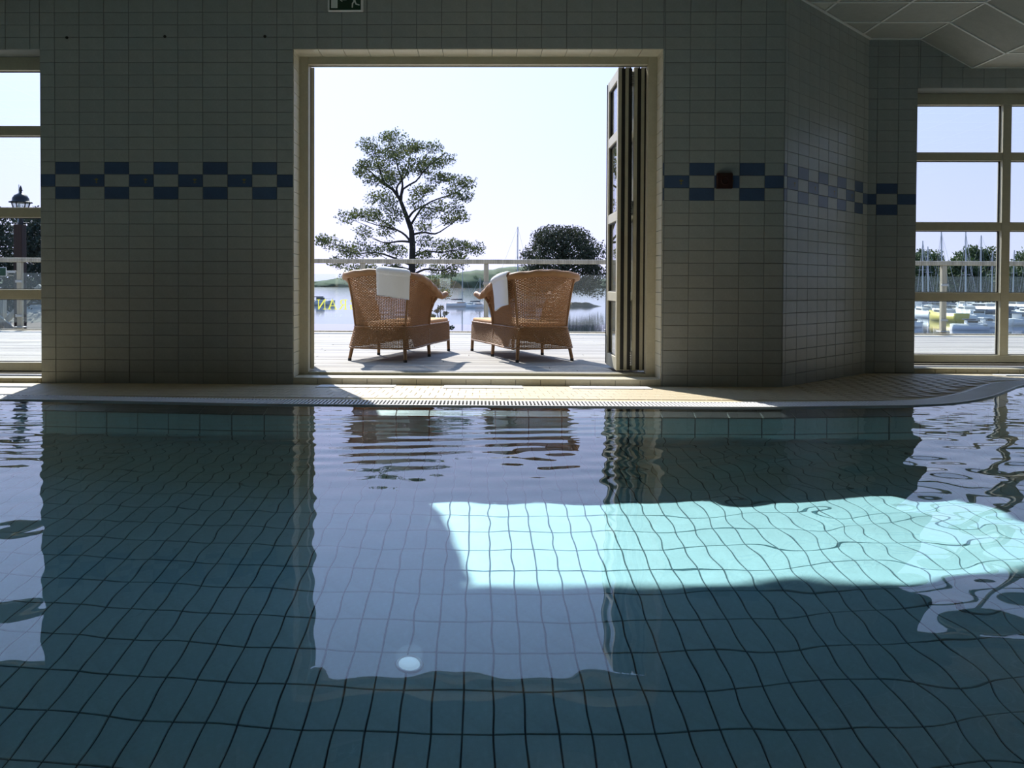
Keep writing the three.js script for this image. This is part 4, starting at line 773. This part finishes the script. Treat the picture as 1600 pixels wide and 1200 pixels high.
for (let i = 0; i < 3; i++) crownTree('marina_tree', ['taller green tree showing between the first and second front trees', 'taller green tree showing between the second and third front trees', 'taller green tree showing between the third and fourth front trees'][i], 99 + i * 11.6, -172, SEA + 0.5, 11 + i % 2, 10.5, midLeaves, 0.65, { clumps: 44, leaves: 130, group: 'trees behind the marina', low: 0.12, clump: 0.17 });

// ------------------------------------------------------------------ boats
function hullGeo(L, W, H, sheer = 0.25) {
  const n = 16, m = 6, P = [], I = [];
  for (let i = 0; i <= n; i++) { const u = i / n, bw = W / 2 * Math.pow(Math.sin(Math.PI * Math.min(1, 0.18 + u * 0.82) ), 0.7) * (u > 0.96 ? 0.5 : 1), yt = H * (1 + sheer * (u - 0.35) ** 2 * 2.2), x = (u - 0.5) * L; for (let j = 0; j <= m; j++) { const a = j / m * Math.PI; P.push(x + (u > 0.8 ? (u - 0.8) * 0.9 * Math.sin(a) * -0.6 : 0), yt - Math.pow(Math.sin(a), 0.7) * (yt + 0.35), Math.cos(a) * bw * (i === n ? 0.05 : 1)); } }
  for (let i = 0; i < n; i++) for (let j = 0; j < m; j++) { const a = i * (m + 1) + j, b = a + m + 1; I.push(a, a + 1, b, b, a + 1, b + 1); }
  const s = P.length / 3; for (let i = 0; i < n; i++) { const a = i * (m + 1), b = a + m + 1; I.push(a, b, a + m, b, b + m, a + m); } for (let j = 1; j < m; j++) I.push(0, j + 1, j);
  const g = new THREE.BufferGeometry(); g.setAttribute('position', new THREE.Float32BufferAttribute(P, 3)); g.setIndex(I); g.computeVertexNormals(); return metric(g);
}
function sailboat(x, z, turn, L, mastH, hullMat, cover, label, grp, tilt = 0) {
  const b = root('sailboat', x, SEA, z, turn); tag(b, label, 'sailboat', grp);
  const W = L * 0.3, H = L * 0.1 + 0.15;
  part('hull', hullGeo(L, W, H), hullMat, b);
  const cab = B().rbox(-L * 0.12, L * 0.22, H * 0.9, H + L * 0.055, -W * 0.27, W * 0.27, 0.08).to('cabin', MAT.boatDeck, b);
  B().box(-L * 0.08, L * 0.18, H + L * 0.012, H + L * 0.036, -W * 0.275, W * 0.275).to('cabin_window', MAT.boatGlass, cab);
  B().rbox(-L * 0.45, L * 0.44, H - 0.02, H + 0.03, -W * 0.33, W * 0.33, 0.02).to('deck', MAT.boatDeck, b);
  const foot = V(L * 0.1, H, 0), top = V(L * 0.1 + tilt, mastH, 0), r = 0.045 + L * 0.006;
  const m = B().rod(foot, top, r * 1.2, r * 0.75, 8).to('mast', MAT.mast, b);
  B().rod(V(L * 0.1, mastH * 0.62, -W * 0.3), V(L * 0.1, mastH * 0.62, W * 0.3), 0.02, 0.02, 6).to('spreader', MAT.mast, m);
  B().rod(V(L * 0.1, H + L * 0.12, 0), V(-L * 0.34, H + L * 0.115, 0), 0.04, 0.035, 8).to('boom', MAT.mast, b);
  const sail = new THREE.CylinderGeometry(0.06, 0.14, L * 0.42, 8); sail.scale(1, 1, 0.8); sail.rotateZ(Math.PI / 2); sail.translate(-L * 0.12, H + L * 0.14, 0); part('sail_cover', metric(sail), cover, b);
  for (const [ex, ez] of [[L * 0.49, 0], [-L * 0.49, 0], [L * 0.06, W * 0.42], [L * 0.06, -W * 0.42]]) B().rod(V(ex, H, ez), top, 0.014, 0.014, 4).to('stay', MAT.mast, b);
  return b;
}
function motorboat(x, z, turn, L, hullMat, roof, label, grp) {
  const b = root('motorboat', x, SEA, z, turn); tag(b, label, 'motorboat', grp);
  const W = L * 0.36, H = L * 0.13 + 0.1; part('hull', hullGeo(L, W, H, 0.15), hullMat, b);
  B().rbox(-L * 0.45, L * 0.40, H - 0.03, H + 0.03, -W * 0.33, W * 0.33, 0.02).to('deck', MAT.boatDeck, b);
  const c = B().rbox(-L * 0.14, L * 0.14, H, H + L * 0.13, -W * 0.3, W * 0.3, 0.08).to('cabin', MAT.hull, b); B().box(-L * 0.12, L * 0.145, H + L * 0.05, H + L * 0.11, -W * 0.305, W * 0.305).to('windscreen', MAT.boatGlass, c);
  B().rbox(-L * 0.2, L * 0.1, H + L * 0.13, H + L * 0.155, -W * 0.32, W * 0.32, 0.03).to('canopy', roof, c);
  const rail = B(); for (const s of [-1, 1]) { rail.rod(V(L * 0.15, H + 0.45, s * W * 0.36), V(L * 0.44, H + 0.5, s * 0.06), 0.018, 0.018, 5); for (const k of [0.2, 0.3, 0.4]) rail.rod(V(L * k, H, s * W * 0.3 * (1 - (k - 0.15))), V(L * k, H + 0.47, s * W * 0.36 * (1 - (k - 0.15) / 0.3)), 0.014, 0.014, 5); } rail.to('bow_rail', MAT.mast, b);
  return b;
}
sailboat(-3.6, -134, R(4), 4.8, 7.2, MAT.hull, MAT.canvas, 'small moored sailboat with furled navy sail between the chairs', 'boats moored on the bay');
sailboat(-0.4, -128, R(-8), 3.9, 5.0, MAT.hull, MAT.canvas, 'low white sailboat moored right of the navy-sailed one', 'boats moored on the bay');
sailboat(5.2, -121, R(20), 8.4, 13.2, MAT.hull, MAT.canvas, 'tall-masted sailboat hidden behind the right wicker chair', 'boats moored on the bay');
motorboat(-29.5, -140, R(6), 5.4, MAT.hull, MAT.canvas, 'small motorboat moored behind the glass lettering', 'boats moored on the bay');
motorboat(-33.8, -145, R(-10), 5.0, MAT.hullBlue, MAT.canvas, 'dark motorboat moored at the left edge of the doorway', 'boats moored on the bay');
// marina seen through the right window
[[55.5, -93.6, 80, 7, 9.6, MAT.hull, MAT.canvas, 'sailboat with a mast closest to the tiled wall', 0.3], [63.1, -105.6, 95, 7, 9.5, MAT.hull, MAT.canvas, 'sailboat with a short mast left of the timber post', 0.3], [52.5, -84, 85, 7.5, 10.1, MAT.hullYellow, MAT.canvas, 'yellow hulled sailboat behind the timber post', 0.5], [62.5, -96.4, 75, 8, 11.0, MAT.hull, MAT.canvasGreen, 'sailboat with green sail cover in the middle of the marina', 0.4], [74.3, -111.6, 100, 8.5, 11.5, MAT.hullBlue, MAT.canvas, 'blue hulled sailboat with a straight tall mast', 0.1], [80.2, -118.6, 90, 8, 9.4, MAT.hull, MAT.canvas, 'white sailboat just left of the window mullion', 0], [65.5, -89, 80, 7.5, 9.0, MAT.hull, MAT.canvas, 'white sailboat just right of the window mullion', 0.3], [90.2, -128.6, 95, 8.5, 10.1, MAT.hullBlue, MAT.canvas, 'blue hulled sailboat at the right edge of the marina', -0.2], [83, -130, 85, 8, 9.6, MAT.hull, MAT.canvas, 'small sailboat in the back row of the marina', 0]].forEach(([x, z, a, L, h, hm, cv, label, tilt]) => sailboat(x, z, R(a), L, h, hm, cv, label, 'sailboats in the marina', tilt));
[[40.3, -68.5, 20, 3, MAT.hull, MAT.hull, 'white motorboat lowest in the left of the marina'], [43.4, -64.5, -12, 3.1, MAT.hull, MAT.canvas, 'white motorboat with navy canopy at the marina front'], [47.6, -69, 10, 3, MAT.hull, MAT.hull, 'white motorboat beside the navy-canopied one'], [57.5, -86, 150, 4, MAT.hull, MAT.canvas, 'motorboat in front of the straight tall mast'], [54.4, -74.5, 30, 4.2, MAT.hull, MAT.hullBlue, 'motorboat with blue canopy right of the mullion'], [70.5, -122, 40, 6, MAT.hull, MAT.hull, 'white cabin boat in the back of the marina'], [98, -136, 160, 6.4, MAT.hull, MAT.hull, 'white cabin boat furthest back in the marina']].forEach(([x, z, a, L, hm, rf, label]) => motorboat(x, z, R(a), L, hm, rf, label, 'motorboats in the marina'));
{
  const j = root('jetty', 66, SEA, -141, 0); tag(j, 'long grey timber jetty in the marina', 'jetty');
  B().rbox(-26, 26, 0.5, 0.66, -1.1, 1.1, 0.02).to('walkway', MAT.paleTimber, j); for (let x = -24; x < 26; x += 4) for (const s of [-1, 1]) B().rod(V(x, -2, s), V(x, 1.2, s), 0.12, 0.12, 8).to('pile', MAT.timber, j);
}

// ------------------------------------------------------------------ things outside the left window
{
  const p = root('lantern_post', -8.985, SEA, -9); tag(p, 'black lantern on a thick dark timber post', 'lantern post');
  B().rbox(-0.085, 0.085, -1.2, 4.9, -0.085, 0.085, 0.02).to('timber_post', MAT.darkTimber, p);
  B().rod(V(0.02, 4.9, 0), V(0.02, 5.06, 0), 0.05, 0.035, 10).rod(V(-0.15, 4.925, 0), V(0.19, 4.925, 0), 0.014, 0.014, 8).to('bracket', MAT.blackMetal, p);
  const la = group('lantern', p); la.position.set(0.02, 5.06, 0); la.scale.setScalar(1.15);
  const lat = (pts, mat, name, seg = 8) => part(name, metric(new THREE.LatheGeometry(pts.map((q) => new THREE.Vector2(...q)), seg)), mat, la);
  lat([[0.04, 0], [0.085, 0.02], [0.085, 0.03], [0.03, 0.03]], MAT.blackMetal, 'base_ring');
  lat([[0.08, 0.03], [0.135, 0.22]], phys({ name: 'lantern glass', color: rgb(0.9, 0.92, 0.9), roughness: 0.25, transmission: 0.8, thickness: 0 }), 'lamp_glass', 6);
  for (let k = 0; k < 6; k++) { const a = k / 6 * 6.283; B().rod(V(Math.sin(a) * 0.082, 0.03, Math.cos(a) * 0.082), V(Math.sin(a) * 0.138, 0.225, Math.cos(a) * 0.138), 0.009, 0.009, 6).to('glazing_bar', MAT.blackMetal, la); }
  lat([[0.10, 0.222], [0.185, 0.226], [0.18, 0.24], [0.135, 0.25], [0.13, 0.30], [0.10, 0.35], [0.04, 0.385], [0.02, 0.40], [0.02, 0.425], [0.034, 0.44], [0.018, 0.455], [0.022, 0.47], [0.003, 0.52]], MAT.blackMetal, 'hood', 14);
}
{
  const f = root('flagpole', -9.35, SEA, -9.6); tag(f, 'thin pale blue pole left of the lantern post', 'pole');
  B().rod(V(0, -1, 0), V(0, 5.35, 0), 0.03, 0.026, 10).to('shaft', std({ color: rgb(0.30, 0.40, 0.52), roughness: 0.5 }), f); B().rod(V(0, 5.35, 0), V(0, 5.75, 0), 0.012, 0.006, 6).to('tip', MAT.mast, f); for (const y of [4.35, 4.75]) B().rod(V(-0.16, y, 0), V(0.02, y, 0), 0.01, 0.01, 5).to('cleat', MAT.mast, f);
}
{
  const t = root('timber_trestle', -9.0, SEA, -10.4); tag(t, 'pale timber trestle with diagonal braces beyond the railing', 'trestle');
  for (const x of [-1.2, 1.1]) B().rbox(x - 0.07, x + 0.07, -1, 3.55, -0.07, 0.07, 0.01).to('upright', MAT.paleTimber, t);
  B().beam(V(-0.1, 3.75, 0.15), V(1.3, 3.1, 0.15), 0.1, 0.16).to('brace', MAT.paleTimber, t); B().beam(V(-0.25, 2.4, 0.2), V(0.6, 3.3, 0.2), 0.08, 0.12).to('brace', MAT.paleTimber, t);
  B().beam(V(-1.2, 3.05, 0.2), V(-0.15, 2.25, 0.2), 0.08, 0.12).to('brace', MAT.paleTimber, t); B().beam(V(-1.1, 2.9, 0.1), V(-0.3, 3.7, 0.1), 0.08, 0.1).to('brace', MAT.paleTimber, t);
  B().rbox(-1.6, 1.6, 2.06, 2.16, -0.5, 0.5, 0.02).to('platform', MAT.paleTimber, t); B().rbox(0.0, 1.3, 2.9, 3.72, -0.35, -0.3, 0.01).to('side_board', MAT.plankC, t);
}
{
  const s = root('sign_reflection_stand_in', -8.02, 0.94, RZ + 0.1); tag(s, 'solid stand-in by the left railing post for the reflection of a green running man sign', 'sign');  // solid mirrored plate added in place of a sign reflection in the window glass
  B().rbox(-0.09, 0.09, -0.075, 0.075, 0, 0.012, 0.003).to('plate', MAT.white, s);
  const f = part('sign_face', new THREE.PlaneGeometry(0.168, 0.138), std({ name: 'sign print', map: printed(280, 200, (x, w, h) => { x.fillStyle = '#0a3a26'; x.fillRect(0, 0, w, h); x.save(); x.translate(w, 0); x.scale(-1, 1); x.translate(-10, 0); pictogramMan(x, h / 200); x.restore(); }), roughness: 0.5 }), s); f.position.z = 0.0125;
  B().rbox(-0.01, 0.24, -0.02, 0.02, -0.03, 0, 0.004).to('bracket', MAT.alu, s);
}
renderer.render(scene, camera);
